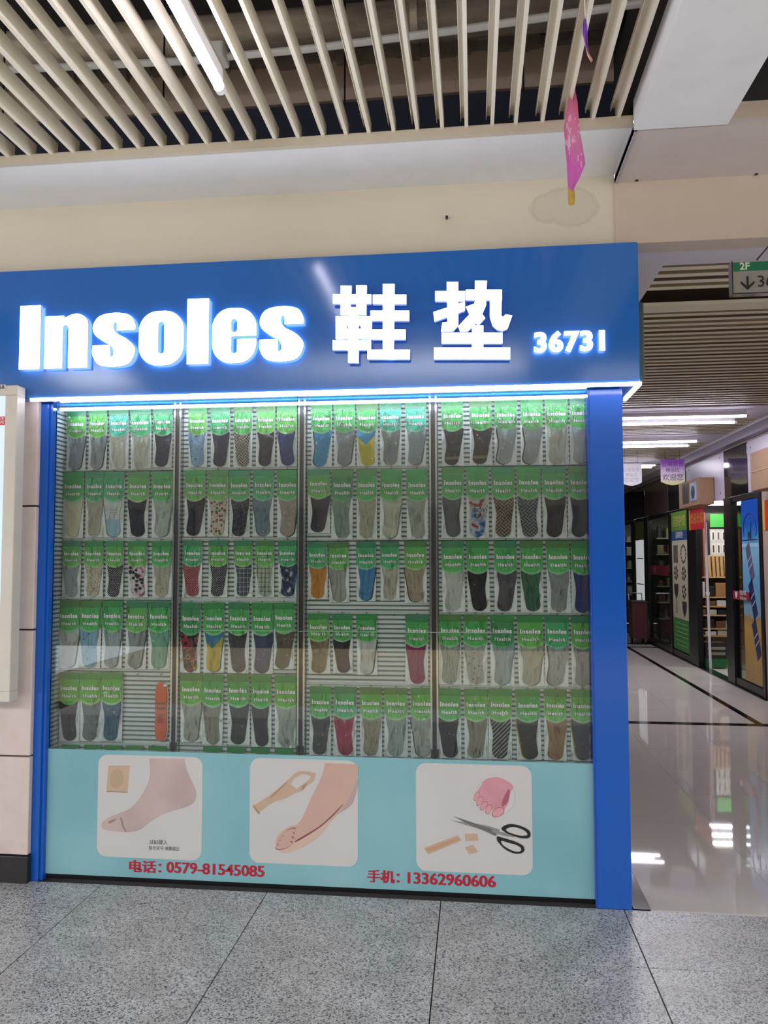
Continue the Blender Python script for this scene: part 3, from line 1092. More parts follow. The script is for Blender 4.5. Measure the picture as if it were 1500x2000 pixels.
# kind: (words for the label, colour, pattern, second colour, edge colour of the twin behind, outline)
KIND = {
    'steel': ('bluish grey felt', '9ba6ae', 'fine', None, '4c5254', 0), 'steel2': ('bluish grey stitched', 'a3abb0', 'fine', None, '474d50', 0),
    'cream': ('off white', 'd9d8cc', 'fine', None, None, 1), 'ivory': ('ivory', 'cfd0c3', 'plain', None, None, 2), 'navyseam': ('dark navy seamed', '232743', 'seam', '3c4260', None, 0),
    'butter': ('pale yellowish', 'd5d3b8', 'plain', None, None, 0), 'stone': ('stone beige', 'bdb9a8', 'plain', None, None, 2), 'halfblue': ('white insole with light blue heel', 'd8dddb', 'halfblue', 'a6cbd8', '5a6866', 1),
    'ink': ('blackish navy', '1f2030', 'plain', None, None, 1), 'palegrey': ('pale greenish grey', 'b9c3bd', 'fine', None, '7d8a84', 0),
    'zigzag': ('grey zigzag knitted', 'a9b2b0', 'zigzag', '8696a2', None, 1), 'speck': ('cream speckled', 'cfc8b2', 'speck', '8a7a58', None, 2),
    'blackdot': ('black insole with white polka dots', '1d1e28', 'dots', 'dfe2e0', None, 0), 'heart': ('white insole with pink flowers and dark heart', 'd6d2cf', 'heart', 'c2568e', None, 1),
    'beige': ('plain beige', 'bcb7a2', 'plain', None, None, 2), 'whiteedge': ('white with black edge', 'c4c8c2', 'plain', None, '1e2224', 0),
    'skyprint': ('light blue printed', '8db4cb', 'print', '3f6c94', '3f84b4', 1), 'bluegrey': ('cool grey', 'a0acae', 'fine', None, '5c686a', 0),
    'midgrey': ('mid grey', '959e9a', 'fine', None, '4e5654', 0), 'mint': ('mint green', '7fb39c', 'plain', None, '5f9a84', 2),
    'darkbrown': ('dark brown', '2c2220', 'plain', None, None, 1), 'slate': ('slate grey', '6f7a78', 'fine', None, None, 0), 'teal': ('teal blue', '245f74', 'plain', None, None, 2),
    'skyprint2': ('sky blue printed', '93bcd8', 'print', '47709a', '5c9cc8', 1), 'navy': ('dark navy', '232845', 'plain', None, 'cfd0b4', 0),
    'weave': ('black and cream woven', '24201e', 'weave', 'c0b7a2', None, 1), 'blackgrey': ('charcoal black', '272a36', 'print', '3a3e4c', None, 2), 'royal': ('royal blue', '223a80', 'print', '30509c', None, 1),
    'navylean': ('leaning dark navy', '22253a', 'plain', None, None, 3), 'floral': ('cream insole with small red flowers', 'd4cdb6', 'floral', '9a3052', None, 2),
    'crackle': ('charcoal crackled', '2e2d38', 'crackle', '55555e', None, 0), 'denimgrey': ('bluish grey denim', '7b8e98', 'fine', None, '4a5c64', 1),
    'taupe': ('taupe beige', 'b0a49a', 'fine', None, '2e2a28', 0), 'reddot': ('red insole with white polka dots', 'a01f38', 'dots', 'e6dcdc', None, 1),
    'blackdot2': ('navy black white-dotted', '1c2030', 'dots', 'e2e4e4', None, 0), 'navyplaid': ('navy plaid', '2a2e48', 'plaid', 'a9b4b4', None, 2),
    'greenplaid': ('green and cream plaid', 'c6ccb4', 'plaid', '3f6a5c', None, 1), 'camo': ('blue camouflage', '1f2860', 'camo', 'cdd4d8', '3a78b4', 0),
    'swirl': ('black insole with red and yellow swirls', '1e1818', 'swirl', 'a83a48', None, 1), 'bluegold': ('blue topped yellow', '4a88a8', 'vsplit', 'c8b440', '3c7ca0', 2),
    'charcoal': ('dark charcoal', '484c4e', 'fine', None, None, 1), 'duskblue': ('dusky blue', '40506c', 'plain', None, '2c4868', 0), 'browngreen': ('brown', '6a6250', 'plain', None, '4c7a74', 3),
    'palegrey2': ('pale grey cushioned', 'a4a79c', 'fine', None, '70746c', 2), 'taupemark': ('taupe insole with small marks', '908c80', 'mark', '5c5850', None, 1),
    'bottle': ('dark bottle green', '26332f', 'plain', None, None, 0), 'graphite': ('graphite', '2e2e34', 'plain', None, None, 1), 'mist': ('misty grey', 'a3aaa2', 'fine', None, None, 2),
    'cyanridge': ('bright cyan ridged', '3fa0cc', 'ridge', '2f86b4', '1c2c34', 3), 'steel3': ('ridged grey', '99a2a2', 'diamond', '8a9494', '566062', 0),
    'cyangold': ('cyan topped yellow', '46a0cc', 'vsplit', 'cfc22e', None, 1), 'diamond': ('grey diamond-quilted', '9ba3a0', 'diamond', '838c8a', None, 2), 'silver': ('silvery grey', '9eaaae', 'fine', None, '6c787c', 0),
    'plum': ('dark purplish grey', '3e3a44', 'mark', '56525c', None, 3), 'sage': ('greyish sage green', '8fa398', 'plain', None, None, 1), 'sand': ('pale sand', 'b6b4a0', 'plain', None, None, 2),
    'ivory2': ('ivory white', 'c8c9b6', 'plain', None, '8c8f80', 0), 'lightgrey': ('light warm grey', 'b2b4aa', 'fine', None, None, 1), 'orange': ('bright orange', 'c8862c', 'plain', None, None, 2),
    'greyfold': ('tilted grey', 'a6a9a0', 'plain', None, '7c6a4c', 1), 'bluefolded': ('sky blue folded', '2f74a4', 'foil', '4f98c8', '183850', 0), 'pearl': ('pearl beige folded', 'a8a490', 'foil', 'd4d0c0', None, 2),
    'tan': ('tan', '9c8c74', 'foil', 'b8aa92', '3a3228', 1), 'khaki': ('khaki brown', '85785a', 'fine', None, None, 0), 'blackfoil': ('crinkled black', '15141c', 'foil', '2c2a34', None, 1),
    'whitefoil': ('white glossy', 'b6b9b2', 'foil', 'd8dad6', '1c1e20', 0), 'magenta': ('magenta', '8c1f5c', 'plain', None, None, 1), 'charcoal2': ('glossy charcoal', '3c3e40', 'foil', '545658', None, 2),
    'crimson': ('crimson red', '9c2440', 'foil', 'b44460', None, 1), 'oat': ('oat beige', '918a72', 'foil', 'a8a28c', None, 0), 'frost': ('frosted grey', 'a0a8a4', 'plain', None, None, 2), 'frost2': ('pale frosted grey', 'a8ada4', 'plain', None, '2c2e2c', 1),
    'blackband': ('black insole with tan heel band', '2c2a2c', 'band', '8c7a58', None, 3), 'blackband2': ('black insole with gold heel band', '2e2a2a', 'band', '947e54', None, 3),
    'silverline': ('silver grey black-edged', 'aab4b6', 'plain', None, '24282a', 3), 'silverline2': ('light grey dark-edged', 'a8b2b4', 'plain', None, '2c3032', 3), 'milk': ('milk white', 'c9cabe', 'plain', None, None, 2), 'ash': ('ash white', 'bcc4c2', 'plain', None, '8e9694', 0),
    'steelgrey': ('steel grey', '5e6264', 'fine', None, None, 1), 'graffiti': ('white insole with red and blue lettering print', 'c4c2c0', 'graffiti', '2c5c9c', None, 0),
    'brownweave': ('brown woven', '241e1a', 'weave', 'a8917c', None, 2), 'greyweave': ('grey woven', '1f2022', 'weave', '8b9294', None, 1), 'espresso': ('espresso brown', '3e3630', 'fine', None, None, 0), 'darkslate': ('dark slate', '3c4048', 'plain', None, None, 0),
    'pearlwhite': ('pearl white', 'bfc3be', 'plain', None, None, 3), 'jet': ('jet black', '1c1a1e', 'plain', None, None, 1), 'iron': ('iron grey', '56565a', 'plain', None, None, 3), 'forest': ('forest green', '3a6e52', 'plain', None, None, 1),
    'nickel': ('nickel grey', '8e9690', 'plain', None, None, 2), 'indigo': ('indigo blue', '2c3c78', 'plain', None, '26346c', 0), 'ribbed': ('grey white ribbed', 'aeb2a8', 'rib', '8f948c', None, 2), 'stars': ('white insole with small stars', 'adb0a8', 'stars', '5e6460', None, 1),
    'iceblue': ('icy blue grey', '9db0b4', 'plain', None, '4c98b8', 0), 'linen': ('linen beige', 'b2b0a0', 'plain', None, '7c7c70', 0), 'dove': ('dove grey', 'a0a6a6', 'fine', None, '4c5254', 3), 'smoke': ('smoky blue grey', '8e989c', 'fine', None, '3c5a78', 0),
    'onyx': ('onyx black', '222022', 'foil', '343234', None, 1), 'mushroom': ('mushroom grey', '87816e', 'foil', '9c9684', None, 0), 'stripe': ('black insole with diagonal white stripes', '242220', 'stripe', 'b8b4ac', None, 2),
    'blackyellow': ('black insole with yellow edge', '26241f', 'foil', '3a3832', 'b89c2c', 1), 'caramel': ('caramel tan', '94704c', 'foil', 'a88460', 'a8902c', 0), 'shadow': ('shadowy dark grey', '3a3a40', 'foil', '50505a', 'b0962c', 1),
}


def insole_mat(key):
    words, col, pat, col2, edge, shp = KIND[key]
    s = NT('insole_' + key)
    v = s.coord('Object')
    sp = s.n('ShaderNodeSeparateXYZ')
    s.l(v, sp.inputs[0])
    x, z = sp.outputs[0], sp.outputs[2]
    base = lin(col)
    c2 = lin(col2) if col2 else None
    out = None
    rough = 0.75
    M = s.math

    def cell(val, size):
        return M('SUBTRACT', M('FRACT', M('DIVIDE', M('ADD', val, 10.0), size)), 0.5)
    if pat in ('plain', 'seam', 'fine'):
        nz = s.noise(v, 90 if pat == 'fine' else 25, 3)
        k = 0.82 if pat == 'fine' else 0.9
        out = s.mix(nz, tuple(q * k for q in base[:3]) + (1,), tuple(min(1, q * (2 - k)) for q in base[:3]) + (1,))
        if pat == 'seam':
            out = s.mix(M('LESS_THAN', M('ABSOLUTE', M('ADD', x, M('MULTIPLY', M('ADD', z, 0.16), 0.12))), 0.0016), out, c2)
    elif pat == 'dots':
        # staggered dots
        row = M('FLOOR', M('DIVIDE', M('ADD', z, 10.0), 0.0058))
        xo = M('ADD', x, M('MULTIPLY', M('MODULO', row, 2.0), 0.0044))
        dx, dz = M('MULTIPLY', cell(xo, 0.0088), 1.5), cell(z, 0.0058)
        r = M('SQRT', M('ADD', M('MULTIPLY', dx, dx), M('MULTIPLY', dz, dz)))
        out = s.mix(M('LESS_THAN', r, 0.27), base, c2)
    elif pat == 'plaid':
        a = M('LESS_THAN', M('ABSOLUTE', cell(x, 0.019)), 0.16)
        b = M('LESS_THAN', M('ABSOLUTE', cell(z, 0.024)), 0.16)
        a2 = M('LESS_THAN', M('ABSOLUTE', cell(M('ADD', x, 0.006), 0.0095)), 0.07)
        b2 = M('LESS_THAN', M('ABSOLUTE', cell(M('ADD', z, 0.006), 0.012)), 0.07)
        f = M('MULTIPLY', M('ADD', M('ADD', a, b), M('ADD', a2, b2)), 0.4)
        f = M('MINIMUM', f, 1.0)
        out = s.mix(f, base, c2)
    elif pat == 'weave':
        u = M('MULTIPLY', M('ADD', x, z), 0.7071)
        w = M('MULTIPLY', M('SUBTRACT', x, z), 0.7071)
        p = 0.021
        ck = M('MODULO', M('ADD', M('FLOOR', M('DIVIDE', M('ADD', u, 10), p)), M('FLOOR', M('DIVIDE', M('ADD', w, 10), p))), 2.0)
        su = M('LESS_THAN', M('ABSOLUTE', cell(M('MULTIPLY', u, 1.0), p / 2)), 0.27)
        sw = M('LESS_THAN', M('ABSOLUTE', cell(M('MULTIPLY', w, 1.0), p / 2)), 0.27)
        f = M('ADD', M('MULTIPLY', ck, su), M('MULTIPLY', M('SUBTRACT', 1.0, ck), sw))
        out = s.mix(f, base, c2)
    elif pat in ('floral', 'speck', 'print', 'heart', 'stars', 'mark'):
        vo = s.n('ShaderNodeTexVoronoi')
        sc_ = {'floral': 85, 'speck': 170, 'print': 42, 'heart': 62, 'stars': 58, 'mark': 40}[pat]
        vo.inputs['Scale'].default_value = sc_
        s.l(v, vo.inputs['Vector'])
        cs = s.n('ShaderNodeSeparateColor')
        s.l(vo.outputs['Color'], cs.inputs[0])
        th = {'floral': 0.5, 'speck': 0.38, 'print': 0.24, 'heart': 0.52, 'stars': 0.22, 'mark': 0.14}[pat]
        f = M('MULTIPLY', M('LESS_THAN', vo.outputs['Distance'], th), M('GREATER_THAN', cs.outputs[0], {'floral': 0.45, 'mark': 0.8}.get(pat, 0.3)))
        if pat in ('print', 'stars'):
            f = M('MULTIPLY', f, M('GREATER_THAN', vo.outputs['Distance'], th * 0.45))
        tone = c2
        if pat == 'floral':
            tone = s.mix(M('GREATER_THAN', cs.outputs[1], 0.6), c2, '5c6e4c')
        if pat == 'heart':
            tone = s.mix(M('GREATER_THAN', cs.outputs[1], 0.55), c2, '24222a')
        out = s.mix(f, base, tone)
        if pat == 'heart':
            # dark heart in the middle
            hx = M('ABSOLUTE', x)
            hz = M('ADD', z, 0.19)
            a = M('SUBTRACT', hz, M('MULTIPLY', M('SQRT', M('MAXIMUM', hx, 0.0)), 0.075))
            r = M('SQRT', M('ADD', M('MULTIPLY', hx, hx), M('MULTIPLY', a, a)))
            out = s.mix(M('LESS_THAN', r, 0.0125), out, '26242c')
    elif pat == 'crackle':
        vo = s.n('ShaderNodeTexVoronoi', feature='DISTANCE_TO_EDGE')
        vo.inputs['Scale'].default_value = 60
        s.l(v, vo.inputs['Vector'])
        out = s.mix(M('LESS_THAN', vo.outputs['Distance'], 0.05), base, c2)
    elif pat in ('camo', 'swirl'):
        f = s.noise(s.coord('Object', scale=(1, 1, 0.7)), 38 if pat == 'camo' else 26, 1.5, 0.5)
        stops = [(0, '1f2860'), (0.46, '1f2860'), (0.47, '5a6a72'), (0.55, '161a30'), (0.60, 'd0d6da'), (0.70, '2c3c80')] if pat == 'camo' else \
            [(0, '1e1618'), (0.46, '1e1618'), (0.47, 'a03444'), (0.54, '2a1c1e'), (0.60, 'c09c3a'), (0.66, '201818')]
        out = s.ramp(f, stops, 'CONSTANT')
    elif pat == 'vsplit':
        edge_ = M('ADD', M('MULTIPLY', M('ABSOLUTE', M('ADD', x, 0.006)), 1.1), -0.197)
        out = s.mix(M('LESS_THAN', z, edge_), base, c2)
    elif pat == 'halfblue':
        out = s.mix(M('LESS_THAN', z, -0.215), base, c2)
        ln = M('MULTIPLY', M('LESS_THAN', M('ABSOLUTE', cell(z, 0.010)), 0.18), M('MULTIPLY', M('GREATER_THAN', z, -0.195), M('LESS_THAN', M('ABSOLUTE', x), 0.017)))
        ln = M('MULTIPLY', ln, M('LESS_THAN', z, -0.165))
        out = s.mix(M('MULTIPLY', ln, 0.6), out, '5c7078')
    elif pat == 'zigzag':
        t = M('ADD', z, M('ABSOLUTE', M('MULTIPLY', cell(x, 0.008), 0.012)))
        out = s.mix(M('LESS_THAN', M('ABSOLUTE', cell(t, 0.011)), 0.16), base, c2)
    elif pat == 'diamond':
        u, w = M('ADD', x, M('MULTIPLY', z, 0.7)), M('SUBTRACT', x, M('MULTIPLY', z, 0.7))
        f = M('MAXIMUM', M('LESS_THAN', M('ABSOLUTE', cell(u, 0.012)), 0.12), M('LESS_THAN', M('ABSOLUTE', cell(w, 0.012)), 0.12))
        out = s.mix(f, base, c2)
    elif pat == 'ridge':
        t = M('ADD', z, M('MULTIPLY', x, 0.35))
        f = M('MULTIPLY', M('LESS_THAN', M('ABSOLUTE', cell(t, 0.0085)), 0.2), M('GREATER_THAN', t, -0.185))
        arc = M('LESS_THAN', M('ABSOLUTE', M('SUBTRACT', M('ADD', z, 0.235), M('MULTIPLY', x, 1.7))), 0.0025)
        out = s.mix(M('MAXIMUM', f, arc), base, c2)
    elif pat == 'rib':
        out = s.mix(M('LESS_THAN', cell(x, 0.005), 0.0), base, c2)
    elif pat == 'stripe':
        out = s.mix(M('LESS_THAN', M('ABSOLUTE', cell(M('SUBTRACT', z, M('MULTIPLY', x, 1.1)), 0.018)), 0.14), base, c2)
    elif pat == 'band':
        out = s.mix(M('LESS_THAN', M('ABSOLUTE', M('ADD', z, 0.262)), 0.0065), base, c2)
    elif pat == 'graffiti':
        f = s.noise(v, 34, 2, 0.6)
        hi = s.ramp(s.math('ADD', f, M('MULTIPLY', M('ADD', z, 0.2), 1.6)), [(0, '2c5ca4'), (0.36, '6ea4d0'), (0.44, 'c8c6c4'), (0.56, 'd0c4be'), (0.60, '9c3038')], 'CONSTANT')
        out = hi
        rough = 0.6
    elif pat == 'foil':
        out = s.mix(s.noise(s.coord('Object', scale=(1, 1, 0.25)), 45, 2), base, c2)
        rough = 0.35
    s.l(out, s.b.inputs['Base Color'])
    s.b.inputs['Roughness'].default_value = rough
    s.b.inputs['Specular IOR Level'].default_value = 0.2
    s.bump(s.noise(v, 240 if pat in ('fine', 'ribbed') else 120, 2), 0.25, 0.001)
    return s.m


# -- unit pack: 93 mm wide, 300 mm tall, hanging point at the top edge of its header
PW, PH = 0.093, 0.300


def insole_outline(kind, grow=0.0):
    L, R = [], []
    n = 16
    for i in range(n + 1):
        t = i / n
        w = 0.0402 - 0.0105 * (3 * min(1, t / 0.62) ** 2 - 2 * min(1, t / 0.62) ** 3) + 0.001 * math.sin(math.pi * t)
        lean = {0: 0.006 * (0.5 - t), 1: -0.007 * (0.5 - t), 2: 0.002 * math.sin(5 * t), 3: 0.011 * (0.5 - t)}[kind]
        bend = {0: 0.004, 1: -0.004, 2: 0.002, 3: 0.005}[kind] * math.sin(math.pi * t)
        c = lean + bend
        z = -0.125 - 0.142 * t
        L.append((c - w - grow, z))
        R.append((c + w + grow, z))
    cx = (L[-1][0] + R[-1][0]) / 2
    rw = (R[-1][0] - L[-1][0]) / 2
    cap = [(cx + rw * math.cos(a), L[-1][1] + 0.92 * rw * math.sin(a)) for a in [-math.pi * k / 10 for k in range(1, 10)]]
    return list(reversed(R)) [::-1] + cap + list(reversed(L))


INSOLE = [MB().prism(insole_outline(k), -0.0045, -0.0005, FACE).mesh('insole', m_white) for k in range(4)]
TWIN = [MB().prism([(u + d, v - 0.002) for u, v in insole_outline(k, 0.0006)], -0.0004, 0.0012, FACE).mesh('twin_insole', m_white) for k, d in ((0, 0.004), (1, -0.004), (2, 0.0035), (3, -0.0045))]


def label_mats(name, a, b, c):
    s = NT('label_' + name)
    sp = s.n('ShaderNodeSeparateXYZ')
    s.l(s.coord('Object'), sp.inputs[0])
    f = s.math('MULTIPLY', s.math('ADD', sp.outputs[2], 0.125), 10.0)
    s.l(s.mix(f, b, a), s.b.inputs['Base Color'])
    s.b.inputs['Roughness'].default_value = 0.35
    return s.m, mat('label_edge_' + name, c, 0.4)


LABEL = {T: label_mats(T, '33b898', '3cc4a2', '94dcc2'), Em: label_mats(Em, '30ae68', '3cc07a', '88d4a8'), Li: label_mats(Li, '56b24a', '70c856', 'a8da90'),
         Gr: label_mats(Gr, '36aa50', '4ac25c', '90d49c'), Dk: label_mats(Dk, '24904e', '30a45a', '60bc84')}
LBL_WORD = {T: 'aqua', Em: 'emerald', Li: 'lime green', Gr: 'green', Dk: 'deep green'}
HEADER = [mat('header_card', '228a3c', 0.3, var=0.12, vscale=40), mat('header_card_olive', '3f7c34', 0.3, var=0.12, vscale=40), mat('header_card_emerald', '1f8050', 0.3, var=0.12, vscale=40)]
m_backing = mat('white_backing_card', 'f0f4f2', 0.5)


def arc_poly(z_side, z_mid, x):
    p = [(-x, -0.029), (x, -0.029)]
    for k in range(11):
        t = 1 - 2 * k / 10
        p.append((x * t, z_mid + (z_side - z_mid) * t * t))
    return p


lab = MB()
lab.prism(arc_poly(-0.112, -0.132, 0.0445), -0.0074, -0.0068, FACE, 0)
lab.prism(arc_poly(-0.120, -0.141, 0.0445), -0.0067, -0.0060, FACE, 1)
LABEL_ME = lab.mesh('label_card', [m_white, m_white])
hd = MB().box(-PW / 2, PW / 2, -0.0058, 0.001, -0.029, 0.0)
HEAD_ME = hd.mesh('header_card', m_white, 0.0008)
BACK_ME = MB().box(-PW / 2 + 0.001, PW / 2 - 0.001, 0.0014, 0.0024, -PH + 0.002, -0.02).mesh('backing_card', m_backing)


def film_mesh(seed):
    rnd = random.Random(seed)
    nx, nz = 5, 9
    mb = MB()
    ph = rnd.random() * 6
    for j in range(nz + 1):
        for i in range(nx + 1):
            u, t = i / nx, j / nz
            x = (u - 0.5) * PW
            z = -0.026 - (PH - 0.026) * t
            bulge = math.sin(math.pi * u) * (0.35 + 0.65 * math.sin(math.pi * min(1, t * 1.05)))
            y = -0.0082 - 0.0028 * bulge + 0.0008 * math.sin(7 * t + ph + 3 * u) + rnd.uniform(-0.0006, 0.0006)
            mb.v.append((x, y, z))
    for j in range(nz):
        for i in range(nx):
            a = j * (nx + 1) + i
            mb.f.append((a, a + 1, a + nx + 2, a + nx + 1))
            mb.mi.append(0)
    return mb.mesh('bag_film', m_film, smooth=True)


FILM = [film_mesh(k) for k in range(4)]
m_ink_w = mat('white_print', 'fbfcf8', 0.5, var=0)
m_ink_k = mat('black_print_shadow', '0f2414', 0.5, var=0)
TXT_A = heavy('Insoles', 0.0265, 0.02, 0.84, [m_ink_w, m_ink_k], 0.0009, 0.0013, spacing=1.16)
TXT_B = heavy('Health', 0.0205, 0.015, 0.92, [m_ink_w, m_ink_k], 0.0007, 0.0012, spacing=1.24)
HOOK_ME = MB().path([(0, 0.012, 0.004), (0, -0.016, 0.002), (0.004, -0.022, 0.009)], 0.0013, 6).mesh('hook', m_black)
_imats = {}


def mk(me, name, parent, m=None, loc=None, slots=None):
    o = link(name, me, parent)
    if loc:
        o.location = loc
    for i, mm in enumerate(slots or ([m] if m else [])):
        o.material_slots[i].link = 'OBJECT'
        o.material_slots[i].material = mm
    return o


def pack(xl, xr, yt, yb, tint, key, label, rnd, case, header_only=False):
    Y = YB - 0.018
    if yt == 0:
        topz = 2.204
        cx = onY((xl + xr) / 2, 800, Y).x
    else:
        p = onY((xl + xr) / 2, yt, Y)
        topz, cx = p.z, p.x
    w = onY(xr, 1080, Y).x - onY(xl, 1080, Y).x
    hgt = topz - onY((xl + xr) / 2, yb, Y).z
    root = thing('insole_pack', label, 'insole pack', (cx, Y - rnd.uniform(0, 0.003), topz), 'insole packs hanging in the shop window')
    root.scale = (w / PW, 1, hgt / PH)
    root.rotation_euler = (0, rnd.uniform(-0.018, 0.018), rnd.uniform(-0.03, 0.03))
    mk(HEAD_ME, 'header', root, HEADER[rnd.choice((0, 0, 0, 1, 2)) if tint not in (T, Em) else 2])
    if key not in _imats:
        _imats[key] = insole_mat(key)
    words, col, pat, col2, edge, shp = KIND[key]
    mk(BACK_ME, 'backing_card', root)
    mk(INSOLE[shp], 'insole', root, _imats[key])
    if edge:
        mk(TWIN[shp], 'second_insole', root, mat('insole_edge_' + edge, edge, 0.6))
    lo = mk(LABEL_ME, 'label_card', root, slots=LABEL[tint])
    mk(TXT_A, 'lettering', lo, loc=(0, -0.0081, -0.068))
    mk(TXT_B, 'lettering', lo, loc=(0.001, -0.0081, -0.1015))
    if pat == 'graffiti':
        ins = root.children[2]
        for sline, zz, xx in (('BOY', -0.183, 0.008), ('ER', -0.207, 0.004)):
            o = text('print_lettering', sline, (xx, -0.0052, zz), 0.026, ins, bold=0.01, mats=M_black_ink)
    mk(FILM[rnd.randrange(4)], 'bag_film', root)
    hk = mk(HOOK_ME, 'hook', case)
    hk.location = (cx, Y + 0.0, topz + 0.0015)
    return root


def build_case():
    # the case shell
    t = thing('display_case', 'glass fronted display case with ribbed grey back holding rows of insole packs', 'display case', (0, 0, 0))
    random.seed(11)

    def ribs(mb, x0, x1, z0, z1, pitch=0.0215):
        z = z0
        while z + pitch * 0.6 < z1:
            mb.box(x0, x1, YB - 0.006, YB + 0.001, z, z + pitch * 0.60)
            z += pitch
    Z0, Z1 = 0.10, 2.214
    MB().box(-2.68, -0.10, YB, YB + 0.02, Z0, Z1).obj('back_board', m_gap, t)
    for (a, b) in BAYS:
        mb = MB()
        ribs(mb, a, b, Z0 + 0.3, Z1 - 0.002)
        o = mb.obj('rib_panel', m_rib, t)
        o['kind'] = 'stuff'
    # ribbed left wall of the case
    mb = MB()
    z = 0.4
    while z < Z1 - 0.02:
        mb.box(-2.668, -2.660, YG + 0.006, YB, z, z + 0.013)
        z += 0.0215
    o = mb.obj('side_rib_panel', m_rib, t)
    o['kind'] = 'stuff'
    MB().box(-2.69, -2.668, YG + 0.006, YB, 0.4, Z1).obj('side_board', m_gap, t)
    MB().box(-0.132, -0.12, YG + 0.006, YB, 0.1, Z1).obj('side_board', mat('mirror_side', 'a8b4b0', 0.1, metal=0.9), t)
    # uprights between the bays
    for x in (-2.073, -1.461, -0.840):
        u = MB().box(x - 0.009, x + 0.009, YB - 0.030, YB, 0.4, Z1).obj('upright', m_black, t)
        for sx in (-1, 1):
            MB().box(x + sx * 0.010, x + sx * 0.018, YB - 0.036, YB - 0.0, 0.4, Z1).obj('chrome_strip', m_chrome, u)
    # clear hooks rails on which the packs hang
    tops = [[921, 1056, 1173, 1312, 1456], [919, 1055, 1176, 1315, 1460], [917, 1057, 1198, 1340], [911, 1056, 1200, 1345]]
    for (a, b), rows, mid in zip(BAYS, tops, (230, 470, 720, 1000)):
        for yp in rows:
            z = onY(mid, yp - 3, YB - 0.012).z
            MB().box(a, b, YB - 0.012, YB - 0.006, z - 0.003, z + 0.006).obj('rail', m_rail, t)
    # thin lamp inside the top edge
    MB().box(-2.63, -0.15, YG + 0.008, YG + 0.018, 2.192, 2.200).obj('light_strip', mat('lit_case_strip', 'ffffff', 0.4, var=0, emit=36, ecol='eef4ff'), t)
    # one glass front with a faint vertical seam and a modelled reflection line
    MB().box(-2.64, -0.15, YG - 0.004, YG + 0.002, 0.592, 2.213).obj('glass_pane', m_glass, t)
    sm = MB().box(-1.462, -1.458, YG - 0.0045, YG + 0.0025, 0.592, 2.213).obj('glass_seam_and_reflection', glass_mat('seam_edge', 'b8d8c8', 1.0), t)
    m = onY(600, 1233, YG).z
    MB().box(-1.9, -0.53, YG + 0.0022, YG + 0.0035, m - 0.0015, m + 0.0015).obj('glass_seam_and_reflection', mat('painted_reflection_line', 'b8ccc0', 0.2), t)  # pale strip stands in for a line reflected in the glass
    rnd = random.Random(5)
    for b, rows in enumerate(PACKS):
        for r, row in enumerate(rows):
            for i, (xl, xr, yt, yb, tint, key) in enumerate(row):
                words = KIND[key][0]
                if b == 2 and r == 3 and i == 3:
                    place = 'alone at the right end of fourth row, third bay'
                else:
                    place = '%s in %s, %s' % (ORD[i], ROW_NAME[r], BAY_NAME[b])
                lab_ = '%s pack, %s' % (words + ('' if 'insole' in words else ' insole'), place.replace('from the left', 'from left'))
                pack(xl, xr, yt, yb, tint, key, lab_, rnd, t)
    # empty hooks
    for px, py in ((270, 1318), (316, 1318), (770, 1203), (445, 1456), (300, 1457)):
        p = onY(px, py, YB - 0.018)
        h = mk(HOOK_ME, 'hook', t)
        h.location = p
    # headers of the row hidden below the glass
    for b, cs in ((0, (138, 182, 222, 263, 308)), (1, (415, 462, 508, 555))):
        for i, cxp in enumerate(cs):
            yt = 1454 + (cxp - 138) * 0.017
            p = onY(cxp, yt, YB - 0.018)
            rt = thing('insole_pack', '%s green pack header just showing above the aqua board in %s' % (ORD[i], BAY_NAME[b]), 'insole pack', p, 'insole packs hanging in the shop window')
            rt.scale = (0.95, 1, 0.8)
            mk(HEAD_ME, 'header', rt, HEADER[0])
            mk(BACK_ME, 'backing_card', rt)
            mk(LABEL_ME, 'label_card', rt, slots=LABEL[Gr])
            mk(FILM[i % 4], 'bag_film', rt)
    # loose orange insole in its own clear sleeve
    p = onY(316, 1332, YB - 0.02)
    rt = thing('loose_insole', 'orange insole with black print hanging alone beside the first upright', 'insole', p)
    hgt = p.z - onY(316, 1447, YB - 0.02).z
    s = NT('orange_insole')
    v = s.coord('Object')
    s.l(s.mix(s.noise(v, 40, 2), 'd0522c', 'dd6236'), s.b.inputs['Base Color'])
    s.b.inputs['Roughness'].default_value = 0.5
    k = hgt / 0.25
    out = [(0.033 * math.sin(a) * (1 if v_ < 0.5 else 1) * (1.0 - 0.22 * math.exp(-((v_ - 0.55) / 0.18) ** 2)), -0.125 * k + 0.125 * k * math.cos(a)) for a, v_ in
           [(2 * math.pi * i / 40, abs(1 - i / 20)) for i in range(40)]]
    out = [(math.copysign(abs(u / 0.033) ** 0.55, u) * 0.034 * (1 - 0.12 * math.exp(-((z + 0.15 * k) / (0.05 * k)) ** 2)), z) for u, z in out]
    MB().prism(out, -0.008, -0.002, FACE).obj('insole', s.m, rt)
    MB().prism([(u + 0.006, z - 0.002) for u, z in out], -0.0018, 0.002, FACE).obj('second_insole', mat('pale_insole_edge', 'c9b99c', 0.6), rt)
    text('lettering', 'insoles\nHealth', (-0.002, -0.0086, -0.100 * k), 0.0215, rt, bold=0.02, xs=0.9, mats=M_black_ink)
    ln = MB()
    for i in range(6):
        ln.box(-0.02 + 0.003 * (i % 2), 0.018 - 0.004 * (i % 3), -0.0086, -0.0084, -0.138 * k - i * 0.0075, -0.1355 * k - i * 0.0075)
    o = ln.obj('small_print', mat('small_dark_print', '5c2414', 0.6), rt)
    o['kind'] = 'stuff'
    MB().box(0.012, 0.032, -0.0092, -0.0084, -0.02, -0.007).obj('price_tag', m_white, rt)


build_case()


